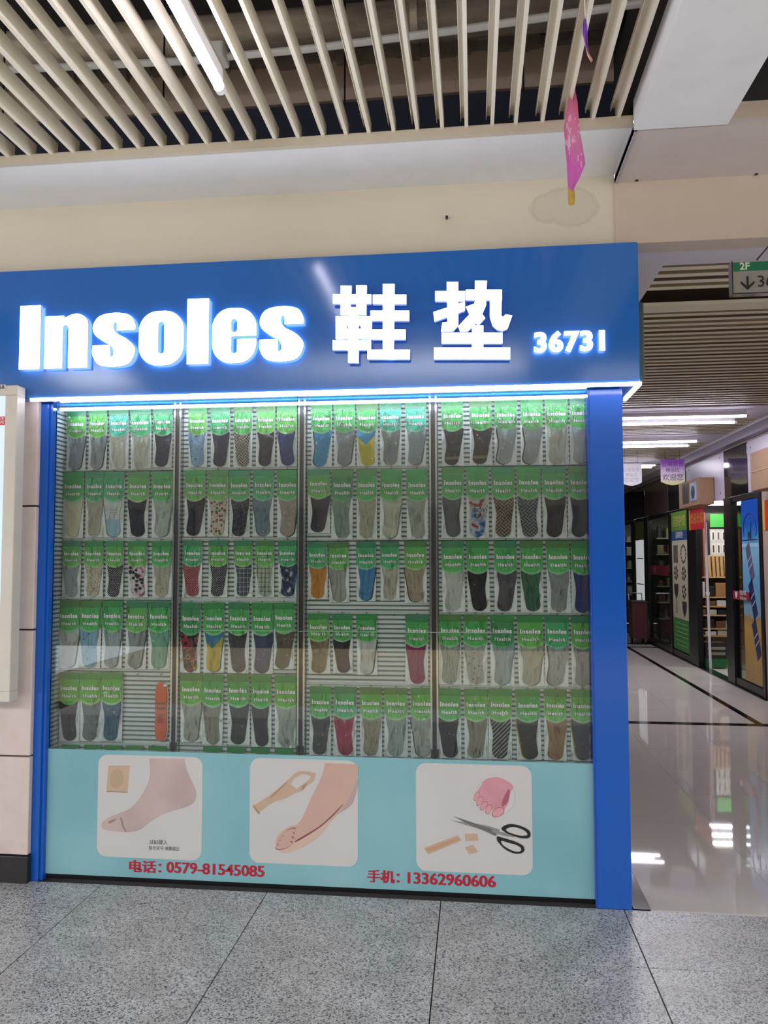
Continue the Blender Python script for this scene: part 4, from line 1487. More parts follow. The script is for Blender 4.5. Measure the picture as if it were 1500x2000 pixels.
# ================================================================== aqua board under the glass with its printed pictures
def build_board():
    t = thing('base_board', 'aqua board under the shop window printed with foot care pictures and phone numbers', 'board', (-1.4, 0.04, 0.02))
    YP = 0.036
    at(MB().box(-2.655, -0.148, YP, YP + 0.012, 0.022, 0.590).obj('board', aqua_board(), bevel=0.001), t)
    at(MB().box(-2.655, -0.148, YP + 0.006, YP + 0.05, 0.0, 0.022).obj('toe_strip', m_black), t)
    m_card = mat('pale_print_ground', 'cbc6c2', 0.4, var=0.03, vscale=3)
    m_skin = NT('printed_skin')
    v = m_skin.coord('Object')
    m_skin.l(m_skin.ramp(m_skin.noise(v, 6, 2), [(0.3, 'b39f99'), (0.7, 'c4aea6')]), m_skin.b.inputs['Base Color'])
    m_skin.b.inputs['Roughness'].default_value = 0.4
    m_skin = m_skin.m
    m_skin2 = mat('printed_skin_warm', 'c8a596', 0.4, var=0.06, vscale=7)
    m_pink = mat('printed_skin_pink', 'cf909a', 0.4, var=0.10, vscale=20)
    m_crease = mat('printed_crease', '9a7f76', 0.5, var=0)
    m_dkcrease = mat('printed_dark_crease', '8a4a50', 0.5, var=0)
    m_tan = mat('printed_tan_plaster', 'c2a58c', 0.5, var=0.07, vscale=30)
    m_tan2 = mat('printed_tan_edge', 'a98a70', 0.5, var=0)
    m_steel = mat('printed_steel', '8e8a88', 0.4, var=0.08)
    m_black_p = mat('printed_black', '1f1f20', 0.4, var=0)
    m_hole = m_card

    def P(zx, zy, ox=60, oy=1460):
        p = onY(ox + zx / 2.5, oy + zy / 2.5, YP)
        return (p.x, p.z)

    def card(x0, y0, x1, y1):
        a, b = onY(x0, y1, YP), onY(x1, y0, YP)
        o = MB().prism(rrect(a.x, b.x, a.z, b.z, 0.045, 8), YP - 0.0012, YP, FACE).obj('picture', m_card)
        at(o, t)
        return o

    count = [0]

    def shape(name, pts, m, parent, lift, smooth=True, O=(60, 1460)):
        q = [P(p[0], p[1], *O) + tuple(p[2:]) for p in pts]
        q = smooth_loop(q, 4) if smooth else [c[:2] for c in q]
        mb = MB()
        count[0] += 1
        mb.prism(q, YP - 0.0012 - lift * 0.0003 - count[0] * 0.000012, YP - 0.0011, FACE)
        o = mb.obj(name, m)
        o.parent = parent
        return o
    # picture 1: foot with a pad
    c1 = card(189, 1479, 396, 1672)
    foot = [(580, 54, 1), (752, 54, 1), (760, 100), (785, 160), (806, 205), (808, 240), (795, 270), (755, 292), (690, 310), (640, 330), (590, 358), (545, 395), (490, 412), (420, 410),
            (365, 402), (346, 385), (350, 365), (385, 340), (430, 322), (480, 300), (520, 262), (560, 200), (582, 140)]
    shape('printed_foot', foot, m_skin, c1, 1)
    shape('printed_crease', [(438, 342), (446, 345), (455, 380), (468, 408), (462, 410), (448, 385)], m_crease, c1, 2)
    shape('printed_toenail', [(380, 362), (412, 348), (418, 352), (388, 370)], m_crease, c1, 2)
    shape('printed_pad', [(380, 88, 1), (485, 88, 1), (474, 219, 1), (370, 215, 1)], m_tan, c1, 1, False)
    shape('printed_pad_oval', [(418, 105), (445, 118), (452, 155), (438, 190), (410, 198), (390, 175), (392, 130)], mat('printed_pad_tone', 'b69c80', 0.5, var=0), c1, 2)
    shape('printed_pad_edge', [(370, 212, 1), (474, 216, 1), (474, 220, 1), (370, 217, 1)], m_crease, c1, 3, False)
    for body, zx, zy, sz in (('SEBS键入', 625, 463, 0.024), ('贴合足弓 减震缓压', 652, 493, 0.0195)):
        u, w = P(zx, zy)
        o = text('lettering', body, (u, YP - 0.002, w), sz, None, bold=0.004, xs=0.9, mats=mat('grey_ink', '4a4a50', 0.5, var=0))
        o.parent = c1
        o.matrix_parent_inverse = Matrix.Identity(4)
    # picture 2: foot with a toe brace
    c2 = card(487, 1486, 699, 1684)
    O2 = (460, 1470)
    # coordinates in a 2.5x view whose origin is (460, 1470)
    shape('printed_heel', [(595, 120, 1), (598, 160), (580, 230), (560, 262), (500, 300), (460, 330), (470, 290)], mat('printed_heel_pink', 'b8a09c', 0.4, var=0.05), c2, 1, True, O2)
    shape('printed_foot', [(438, 50, 1), (597, 58, 1), (596, 110), (570, 190), (530, 260), (480, 320), (420, 375), (350, 420), (290, 455), (240, 482), (215, 478), (198, 455), (200, 420), (225, 388),
                           (262, 360), (300, 350), (330, 310), (365, 230), (400, 160), (425, 100)], m_skin2, c2, 2, True, O2)
    for tx, ty, ra, rb, an in ((262, 388, 34, 11, -28), (252, 410, 38, 11, -24), (246, 430, 40, 11, -20), (238, 452, 42, 14, -16)):
        ca, sa_ = math.cos(math.radians(an)), math.sin(math.radians(an))
        o_ = []
        for w in range(12):
            q_ = 2 * math.pi * w / 12
            o_.append((tx + ra * math.cos(q_) * ca - rb * math.sin(q_) * sa_, ty + ra * math.cos(q_) * sa_ + rb * math.sin(q_) * ca))
        shape('printed_toe_shade', [(tx + (u - tx) * 1.06, ty + (w_ - ty) * 1.22) for u, w_ in o_], m_dkcrease, c2, 4, True, O2)
        shape('printed_toe', o_, m_skin2, c2, 5, True, O2)
    for a in ([(300, 425), (400, 365), (460, 315), (520, 255), (518, 262), (462, 322), (402, 372), (304, 432)],):
        shape('printed_crease', a, m_dkcrease, c2, 4, True, O2)
    shape('printed_brace', [(215, 470), (300, 430), (400, 372), (462, 322), (455, 350), (420, 395), (380, 430), (310, 470), (250, 488), (228, 488)], mat('printed_brace_skin', 'd0b5a2', 0.4, var=0.03), c2, 3, True, O2)
    shape('printed_brace_strap', [(85, 260, 1), (170, 205), (250, 140, 1), (290, 170, 1), (310, 188, 1), (240, 225), (180, 245), (112, 296, 1)], m_tan, c2, 1, True, O2)
    shape('printed_brace_loop', [(250, 140), (300, 95), (340, 90), (388, 100), (390, 110), (380, 140), (350, 160), (325, 185), (310, 190), (300, 178), (335, 150), (368, 118), (330, 105), (290, 125), (268, 152)], m_tan, c2, 2, True, O2)
    for a in ([(85, 262), (90, 258), (118, 292), (112, 298)], [(176, 210), (246, 145), (248, 150), (182, 214)], [(325, 165), (345, 150), (350, 152), (328, 184)]):
        shape('printed_crease', a, m_tan2, c2, 3, True, O2)
    # picture 3: scissors, plasters and a round inset
    O3 = (640, 1470)
    c3 = card(813, 1496, 1038, 1700)
    cx, cz = P(817, 215, *O3)
    ring = [(cx + 0.087 * math.cos(a * math.pi / 24), cz + 0.080 * math.sin(a * math.pi / 24)) for a in range(48)]

    def flat(name, pts, m, lift):
        o = MB().prism(pts, YP - 0.0012 - lift * 0.0003, YP - 0.0011, FACE).obj(name, m)
        o.parent = c3
        return o
    flat('printed_circle_line', ring, mat('printed_grey_line', '9c9a9a', 0.5, var=0), 1)
    flat('printed_circle', [(cx + (u - cx) * 0.982, cz + (w - cz) * 0.982) for u, w in ring], mat('printed_circle_ground', 'cfc8c8', 0.5), 2)
    shape('printed_foot', [(775, 128), (830, 120), (880, 140), (905, 165), (890, 200), (885, 240), (866, 270), (840, 285), (800, 275), (765, 252), (735, 222), (728, 195), (745, 165)], m_pink, c3, 3, True, O3)
    m_toe = mat('printed_toe_pink', 'd89aa2', 0.4, var=0.06, vscale=20)
    m_shade = mat('printed_toe_shade', 'a85c6c', 0.5, var=0)
    for tx, ty, ra, rb, an in ((727, 212, 22, 10, 115), (743, 236, 23, 11, 120), (762, 258, 23, 12, 125), (786, 276, 22, 13, 115), (832, 290, 30, 19, 150)):
        ca, sa_ = math.cos(math.radians(an)), math.sin(math.radians(an))
        el = lambda k, f: (tx + k * (ra * f * math.cos(q_) * ca - rb * f * math.sin(q_) * sa_), ty + k * (ra * f * math.cos(q_) * sa_ + rb * f * math.sin(q_) * ca))
        o_, i_ = [], []
        for w in range(12):
            q_ = 2 * math.pi * w / 12
            o_.append(el(1, 1.12))
            i_.append(el(1, 0.98))
        shape('printed_toe_shade', o_, m_shade, c3, 4, True, O3)
        shape('printed_toe', i_, m_toe, c3, 5, True, O3)
    shape('printed_foot_shade', [(850, 240), (880, 180), (890, 190), (878, 240), (855, 262)], m_shade, c3, 4, True, O3)
    shape('printed_blade', [(600, 330, 1), (760, 352), (840, 375, 1), (838, 392, 1), (790, 385), (740, 372)], m_steel, c3, 1, True, O3)
    shape('printed_blade', [(614, 310, 1), (700, 338), (800, 372, 1), (830, 402, 1), (818, 406, 1), (770, 384, 1), (690, 350)], mat('printed_steel_dark', '6e6a68', 0.4, var=0), c3, 2, True, O3)
    shape('printed_shank', [(800, 378, 1), (905, 398), (912, 412, 1), (860, 405), (805, 388, 1)], m_steel, c3, 2, True, O3)
    h1 = [(848, 370), (870, 352), (905, 348), (950, 360), (985, 380), (990, 405), (975, 418), (935, 415), (905, 405), (870, 390)]
    h1i = [(872, 372), (905, 362), (945, 372), (970, 388), (972, 402), (940, 404), (905, 395), (880, 385)]
    h2 = [(828, 408), (845, 412), (880, 422), (920, 435), (955, 455), (960, 478), (940, 492), (905, 490), (865, 470), (840, 445), (826, 425)]
    h2i = [(850, 430), (885, 440), (920, 450), (942, 464), (940, 480), (910, 480), (872, 462), (852, 445)]
    for a, b in ((h1, h1i), (h2, h2i)):
        shape('printed_handle', a, m_black_p, c3, 3, True, O3)
        shape('printed_handle_hole', b, m_card, c3, 4, True, O3)
    shape('printed_plaster', [(470, 465, 1), (635, 402, 1), (655, 428, 1), (490, 497, 1)], m_tan, c3, 1, False, O3)
    shape('printed_plaster_pad', [(480, 470, 1), (635, 412, 1), (645, 424, 1), (492, 486, 1)], mat('printed_pad_orange', 'c09678', 0.5, var=0.05, vscale=60), c3, 2, False, O3)
    shape('printed_plaster', [(670, 395, 1), (730, 395, 1), (736, 430, 1), (672, 432, 1)], m_tan, c3, 1, False, O3)
    shape('printed_plaster', [(670, 462, 1), (710, 448, 1), (735, 485, 1), (690, 497, 1)], m_tan, c3, 1, False, O3)
    # phone numbers
    for body, x0, x1, py0, py1, nm in (('电话：', 252, 316, 1693, 1696, 'phone_word'), ('0579-81545085', 325, 517, 1696, 1702, 'phone_number'),
                                       ('手机：', 717, 781, 1712, 1716, 'phone_word'), ('13362960606', 796, 969, 1717, 1722, 'phone_number')):
        a, b = onY(x0, py0, YP), onY(x1, py1, YP)
        word = nm == 'phone_word'
        me = strike(strike(text_mesh(body, 0.058 if word else 0.068, bold=0.012, mats=M_red_ink), 0.0026), 0.0013, dd=0.00005)
        xs = [v.co.x for v in me.vertices]
        s_ = (b.x - a.x) / (max(xs) - min(xs))
        o = link(nm, me)
        o.location = ((a.x + b.x) / 2 - s_ * (max(xs) + min(xs)) / 2, YP - 0.001, (a.z + b.z) / 2)
        o.scale = (s_, 1, 1.0)
        at(o, t)


build_board()

# ================================================================== far shops along the right side of the corridor
XW = 2.33
m_postblk = mat('black_shop_frame', '151416', 0.3)
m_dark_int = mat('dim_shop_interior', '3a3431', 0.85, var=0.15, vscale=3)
m_lilac = mat('lilac_white_panel', 'b9b0c4', 0.35, var=0.03)
m_gloss_blk = mat('black_gloss_fascia', '1b191c', 0.08)
m_wood = mat('pale_wood', 'c29a66', 0.55, var=0.14, vscale=18)
m_wood2 = mat('reddish_wood', '8a5230', 0.55, var=0.14, vscale=18)
m_cardb = mat('cardboard', '96755a', 0.7, var=0.06, vscale=12)
m_green_print = mat('leaf_green_print', '3fae3c', 0.45, var=0.05)


def wall_right():
    w = MB()
    w.box(XW, XW + 0.06, 0.14, 5.02, 0.0, 2.17)
    w.box(XW, XW + 0.06, 0.14, 14.6, 2.74, 3.1)
    o = w.obj('wall_right', mat('pinkish_wall_panel', 'b9a49c', 0.4))
    struct(o)
    for name, y0, y1, m in (('fascia_panel', 0.14, 5.40, m_lilac), ('black_fascia_panel', 5.41, 6.20, m_gloss_blk), ('fascia_panel', 6.21, 7.86, m_lilac),
                            ('black_fascia_panel', 7.87, 8.90, m_gloss_blk), ('brown_fascia_panel', 8.91, 10.55, mat('brown_gloss_fascia', '4a3c38', 0.12)), ('black_fascia_panel', 10.56, 14.6, m_gloss_blk)):
        MB().box(XW - 0.004, XW + 0.02, y0, y1, 2.175, 2.735).obj(name, m, o, bevel=0.003)
    MB().box(XW - 0.10, XW + 0.0, 0.14, 14.6, 2.755, 2.862).obj('cornice', mat('lilac_grey_cornice', '8d8698', 0.3), o)
    MB().box(XW - 0.104, XW - 0.10, 0.14, 14.6, 2.85, 2.862).obj('cornice_edge', m_white, o)
    for y, z in ((6.35, 2.25), (6.35, 2.68), (7.7, 2.25), (7.7, 2.68), (5.3, 2.3), (5.3, 2.66)):
        MB().tube((XW - 0.006, y, z), (XW - 0.004, y, z), 0.012, 8).obj('screw', m_black, o)
    # rear walls of the shops
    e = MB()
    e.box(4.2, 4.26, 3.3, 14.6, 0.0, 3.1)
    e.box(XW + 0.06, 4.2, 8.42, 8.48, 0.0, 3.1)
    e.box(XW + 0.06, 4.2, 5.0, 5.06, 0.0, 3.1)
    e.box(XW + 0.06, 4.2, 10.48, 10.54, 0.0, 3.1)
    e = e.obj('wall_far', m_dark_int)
    struct(e)
    b = MB().box(0.0, 4.26, 14.6, 14.66, 0.0, 3.1).obj('wall_end', mat('dim_end_wall', '4a4440', 0.6))
    struct(b)
    # corridor's own left wall, behind the insole shop
    l = MB().box(-0.06, -0.004, 0.30, 14.6, 0.0, 3.1).obj('wall_corridor_left', mat('grey_corridor_wall', '8f8a8a', 0.4))
    struct(l)
    s = MB().box(XW - 0.03, XW + 0.10, 5.02, 14.6, 0.0, 0.012).obj('trim_4', m_black_gloss)
    struct(s)


wall_right()


def shopfront(label, y0, y1, posts, panes, rail=True, z1=2.17):
    """black framed glass front on the corridor wall: posts at y, panes between"""
    t = thing('glass_shopfront', label, 'shopfront', (XW, (y0 + y1) / 2, 0.012))
    for a, b in posts:
        at(MB().box(XW - 0.015, XW + 0.06, a, b, 0.013, z1).obj('post', m_postblk, bevel=0.003), t)
    for a, b in panes:
        at(MB().box(XW + 0.016, XW + 0.024, a, b, 0.10, z1 - 0.06).obj('pane', m_darkglass), t)
        if rail:
            at(MB().box(XW - 0.005, XW + 0.04, a, b, z1 - 0.06, z1).obj('top_rail', m_postblk), t)
            at(MB().box(XW - 0.005, XW + 0.04, a, b, 0.013, 0.10).obj('bottom_rail', m_postblk), t)
    return t


shopfront('black framed glass front right of the open doorway with a tall blue and sand poster', 5.03, 6.23, [(5.03, 5.10), (5.97, 6.23)], [(5.10, 5.97)])
shopfront('black framed glass front left of the open doorway with a cream and green poster', 7.32, 8.90, [(7.43, 7.86), (8.80, 8.90)], [(7.86, 8.80)])
shopfront('dark glass shop window further down the corridor above the dark red cart', 8.90, 10.65, [(10.33, 10.65)], [(8.90, 10.33)])
shopfront('farthest dark glass shop window with a white lit poster beside the blue pillar', 10.66, 14.0, [(11.42, 11.75), (13.2, 13.5)], [(10.66, 11.42), (11.75, 13.2)])


def wbox(y0, y1, z0, z1, d0, d1):
    """board on the corridor side of the far shop wall"""
    return MB().box(XW - d1, XW - d0, y0, y1, z0, z1)


# --- tall blue poster
def blue_poster():
    a, b = 5.13, 5.64
    t = thing('tall_poster', 'tall poster with blue sky over sand and three navy packets', 'poster', (XW, 5.38, 0.1))
    s = NT('sky_and_sand_print')
    sp = s.n('ShaderNodeSeparateXYZ')
    s.l(s.coord('Object'), sp.inputs[0])
    f = s.math('DIVIDE', s.math('SUBTRACT', sp.outputs[2], 0.1), 2.0)
    f2 = s.math('ADD', f, s.math('MULTIPLY', s.math('SUBTRACT', s.noise(s.coord('Object'), 5, 3), 0.5), 0.08))
    s.l(s.ramp(f2, [(0.0, '9a7a3c'), (0.30, 'c09a48'), (0.36, 'a88858'), (0.38, '7ea8c4'), (0.55, '6cacd8'), (0.72, '8cc0dc'), (0.80, '3a86d0'), (0.88, '1a5cc4'), (1.0, '1550bc')]), s.b.inputs['Base Color'])
    s.b.inputs['Roughness'].default_value = 0.25
    at(wbox(a, b, 0.12, 2.10, 0.0, 0.006).obj('print', s.m), t)
    navy = mat('navy_packet_print', '23275c', 0.4)
    pale = mat('pale_packet_print', 'c8ccdc', 0.4)
    for i, (yc, zc, m) in enumerate(((5.40, 1.42, mat('grey_packet_print', '5a5a7c', 0.4)), (5.34, 1.02, navy), (5.27, 0.60, navy))):
        r = math.radians(-62)
        pts = []
        for u, v in ((-0.21, -0.085), (0.21, -0.085), (0.21, 0.085), (-0.21, 0.085)):
            pts.append((yc - (u * math.cos(r) - v * math.sin(r)) * 0.75, zc + u * math.sin(r) + v * math.cos(r)))
        at(MB().prism(pts, XW - 0.0085, XW - 0.006, SIDE).obj('packet_print', m), t)
        for k in (-0.04, 0.05):
            q = []
            for u, v in ((k - 0.006, -0.08), (k + 0.006, -0.08), (k + 0.006, 0.08), (k - 0.006, 0.08)):
                q.append((yc - (u * math.cos(r) - v * math.sin(r)) * 0.75, zc + u * math.sin(r) + v * math.cos(r)))
            at(MB().prism(q, XW - 0.0095, XW - 0.008, SIDE).obj('packet_line', pale), t)
    # dark arch line over a small standing animal
    ring = MB()
    pts = [(5.38 + 0.20 * math.cos(a), 1.78 + 0.17 * math.sin(a)) for a in [math.pi * k / 14 for k in range(-2, 17)]]
    for p, q in zip(pts[:-1], pts[1:]):
        ring.tube((XW - 0.007, p[0], p[1]), (XW - 0.007, q[0], q[1]), 0.005, 5)
    at(ring.obj('arch_line', M_black_ink), t)
    an = [(5.45, 1.66), (5.445, 1.73), (5.42, 1.76), (5.41, 1.74), (5.38, 1.74), (5.36, 1.80), (5.34, 1.86), (5.33, 1.86), (5.335, 1.80), (5.345, 1.73), (5.34, 1.66), (5.35, 1.66), (5.365, 1.70), (5.38, 1.66), (5.39, 1.66), (5.40, 1.70), (5.425, 1.70), (5.435, 1.66)]
    at(MB().prism(an, XW - 0.0085, XW - 0.006, SIDE).obj('animal_print', M_black_ink), t)
    at(wbox(5.16, 5.62, 1.655, 1.665, 0.006, 0.0075).obj('ground_line', M_black_ink), t)
    at(wbox(a, b, 1.585, 1.625, 0.006, 0.0072).obj('pale_band', mat('pale_blue_band', '9cc8e4', 0.4)), t)


blue_poster()

# red sticker across the post and the glass
t = thing('red_sticker', 'maroon sticker with a white heart stuck beside the blue poster', 'sticker', (XW, 5.7, 1.2))
pA, pB = onX(1432, 1153, XW - 0.02), onX(1464, 1173, XW - 0.02)
at(MB().box(XW - 0.022, XW - 0.016, pB.y, pA.y, pB.z - 0.01, pA.z - 0.0).obj('sticker', mat('maroon_vinyl', '8e1f3a', 0.4)), t)
hz = (pA.z + pB.z) / 2
hy = pA.y - 0.11
heart = smooth_loop([(hy, hz - 0.045, 1), (hy + 0.04, hz), (hy + 0.034, hz + 0.034), (hy + 0.012, hz + 0.035), (hy, hz + 0.018, 1), (hy - 0.012, hz + 0.035), (hy - 0.034, hz + 0.034), (hy - 0.04, hz)], 3)
at(MB().prism(heart, XW - 0.024, XW - 0.022, SIDE).obj('white_heart', m_white), t)
at(text('lettering', '欢迎光临\nWelcome', (XW - 0.0245, pB.y + 0.19, hz), 0.055, None, bold=0.01, mats=m_white, plane='side'), t)


# --- cream poster with round patterns
def cream_poster():
    t = thing('tall_poster', 'tall cream poster with dark round patterns between green ends', 'poster', (XW, 8.3, 0.1))
    a, b = 7.88, 8.74
    at(wbox(a, b, 0.12, 2.14, 0.0, 0.006).obj('print', mat('cream_print', 'b9b39c', 0.5)), t)
    at(wbox(a, b, 1.86, 2.14, 0.006, 0.008).obj('green_top', mat('olive_green_print', '5f7f33', 0.5, var=0.1)), t)
    at(wbox(a, b, 1.72, 1.86, 0.006, 0.008).obj('blue_band', mat('deep_blue_print', '2c4a7c', 0.5)), t)
    at(wbox(a, b, 0.12, 0.58, 0.006, 0.008).obj('green_foot', mat('grass_green_print', '3c7a3a', 0.5, var=0.1)), t)
    at(text('lettering', '足部护理', (XW - 0.009, 8.3, 1.99), 0.17, None, mats=mat('yellow_ink', 'b8b060', 0.5, var=0), plane='side'), t)
    at(text('lettering', '品牌鞋垫', (XW - 0.009, 8.3, 1.79), 0.10, None, mats=m_white, plane='side'), t)
    for k in range(6):
        at(wbox(a + 0.08, b - 0.08 - 0.05 * (k % 3), 0.505 - k * 0.062, 0.515 - k * 0.062, 0.008, 0.009).obj('text_line', mat('pale_green_ink', '8fb07a', 0.5)), t)
    ink = mat('charcoal_print', '35332f', 0.5)
    for r, z in enumerate((1.52, 1.24, 0.98, 0.74)):
        for c, y in enumerate((8.53, 8.10)):
            if r == 0:
                if c == 1:
                    mb = MB()
                    for k in range(14):
                        an = 2 * math.pi * k / 14
                        mb.tube((XW - 0.006, y + 0.13 * math.cos(an), z + 0.12 * math.sin(an)), (XW - 0.0085, y + 0.13 * math.cos(an), z + 0.12 * math.sin(an)), 0.022, 7)
                    o = mb.obj('dotted_ring', ink)
                    o['kind'] = 'stuff'
                    at(o, t)
                else:
                    mb = MB()
                    for k in range(5):
                        mb.box(XW - 0.0085, XW - 0.006, y - 0.12 + 0.05 * k, y - 0.09 + 0.05 * k, z - 0.13, z + 0.13)
                    o = mb.obj('lattice_print', ink)
                    o['kind'] = 'stuff'
                    at(o, t)
            elif r == 1 or (r == 2 and c == 1):
                mb = MB()
                for k in range(7):
                    an = 2 * math.pi * k / 7
                    mb.tube((XW - 0.006, y + 0.085 * math.cos(an), z + 0.08 * math.sin(an)), (XW - 0.0085, y + 0.085 * math.cos(an), z + 0.08 * math.sin(an)), 0.03, 7)
                mb.tube((XW - 0.006, y, z), (XW - 0.0085, y, z), 0.03, 7)
                o = mb.obj('flower_print', ink)
                o['kind'] = 'stuff'
                at(o, t)
            elif not (r == 3 and c == 0):
                sh = smooth_loop([(y + 0.11, z + 0.10, 1), (y - 0.11, z + 0.10, 1), (y - 0.10, z - 0.02), (y, z - 0.13, 1), (y + 0.10, z - 0.02)], 3)
                at(MB().prism(sh, XW - 0.0085, XW - 0.006, SIDE).obj('shield_print', ink), t)
            else:
                at(text('lettering', '足\n垫', (XW - 0.009, y, z), 0.10, None, mats=mat('brown_ink', '7a5a44', 0.5, var=0), plane='side'), t)


cream_poster()

# --- lit white poster far down
t = thing('lit_poster', 'tall white backlit poster behind glass far down the corridor', 'poster', (XW, 11.0, 0.5))
s = NT('backlit_white_poster')
s.b.inputs['Base Color'].default_value = lin('d0d4d4')
s.b.inputs['Emission Color'].default_value = lin('e4e8ea')
s.b.inputs['Emission Strength'].default_value = 0.45
at(wbox(10.7, 11.38, 0.62, 1.78, 0.0, 0.006).obj('lit_print', s.m), t)
at(wbox(10.7, 11.38, 0.25, 0.62, 0.0, 0.006).obj('tan_foot', mat('tan_print', 'b0a488', 0.5, var=0.1)), t)
at(wbox(10.7, 11.38, 1.80, 2.12, 0.0, 0.006).obj('olive_top', mat('olive_print', '5c6c30', 0.5, var=0.1)), t)
for z in (0.98, 1.44):
    at(wbox(10.76, 11.3, z, z + 0.02, 0.006, 0.007).obj('grey_line', mat('grey_line_print', '8a9090', 0.5)), t)


# --- dim goods on shelves behind the dark glass
def dim_shelves(name_y0, y1, label, seed):
    rnd = random.Random(seed)
    Y = y1
    x0, x1 = XW + 0.08, XW + 0.95
    t = thing('wall_shelf', label, 'shelf', (XW + 0.5, Y, 0.012))
    at(MB().box(x0, x1, Y - 0.03, Y, 0.013, 2.2).obj('back_panel', mat('shelf_back_panel', '6a625c', 0.7)), t)
    zs = (0.45, 0.72, 0.99, 1.26, 1.53, 1.80)
    for z in zs:
        at(MB().box(x0, x1, Y - 0.32, Y - 0.03, z - 0.02, z).obj('shelf_board', mat('grey_shelf_board', '8c8884', 0.4)), t)
    cols = ['8c8478', '5a3a34', 'a8a49c', '3c3a40', '7a6a50', 'c0bcb4', '6c2c34']
    win = label.split(' in ')[1]
    word = {'8c8478': 'dull beige ware', '5a3a34': 'dark brown ware', 'a8a49c': 'pale grey ware', '3c3a40': 'charcoal ware', '7a6a50': 'olive brown ware', 'c0bcb4': 'off white ware', '6c2c34': 'maroon ware'}
    for z, sh in zip(zs, ('lowest', 'second', 'third', 'fourth', 'fifth', 'top')):
        x, n = x0 + 0.02, 0
        while x < x1 - 0.13:
            w_ = rnd.uniform(0.07, 0.13)
            h_ = rnd.uniform(0.08, 0.2)
            c = rnd.choice(cols)
            mb = MB()
            if rnd.random() < 0.5:
                mb.box(x, x + w_, Y - 0.28, Y - 0.10, z + 0.0005, z + h_)
            else:
                mb.tube((x + w_ / 2, Y - 0.2, z + 0.0005), (x + w_ / 2, Y - 0.2, z + h_), w_ * 0.46, 12, w_ * 0.36)
            o = mb.obj('shop_ware', mat('ware_' + c, c, 0.4), bevel=0.008)
            tag(o, '%s, %s from left on %s dim shelf, %s' % (word[c], (ORD + ['seventh', 'eighth', 'ninth'])[n], sh, win.replace('the ', '', 1)), 'shop ware', 'wares in ' + win)
            x += w_ + rnd.uniform(0.02, 0.06)
            n += 1


dim_shelves(8.95, 10.44, 'dim shelves of small wares in the window above the cart', 4)
dim_shelves(11.8, 13.1, 'dim shelves of small wares in the farthest window', 9)
t = thing('red_banner_strip', 'dull red strip stuck across the dark shop window above the cart', 'sticker', (XW, 9.6, 1.3))
at(wbox(9.0, 10.3, 1.18, 1.34, 0.0, 0.004).obj('strip', mat('dull_red_vinyl', '6c1f2c', 0.4)), t)
at(text('lettering', '欢迎', (XW - 0.005, 9.9, 1.26), 0.11, None, mats=mat('pink_ink', 'c07a80', 0.5, var=0), plane='side'), t)

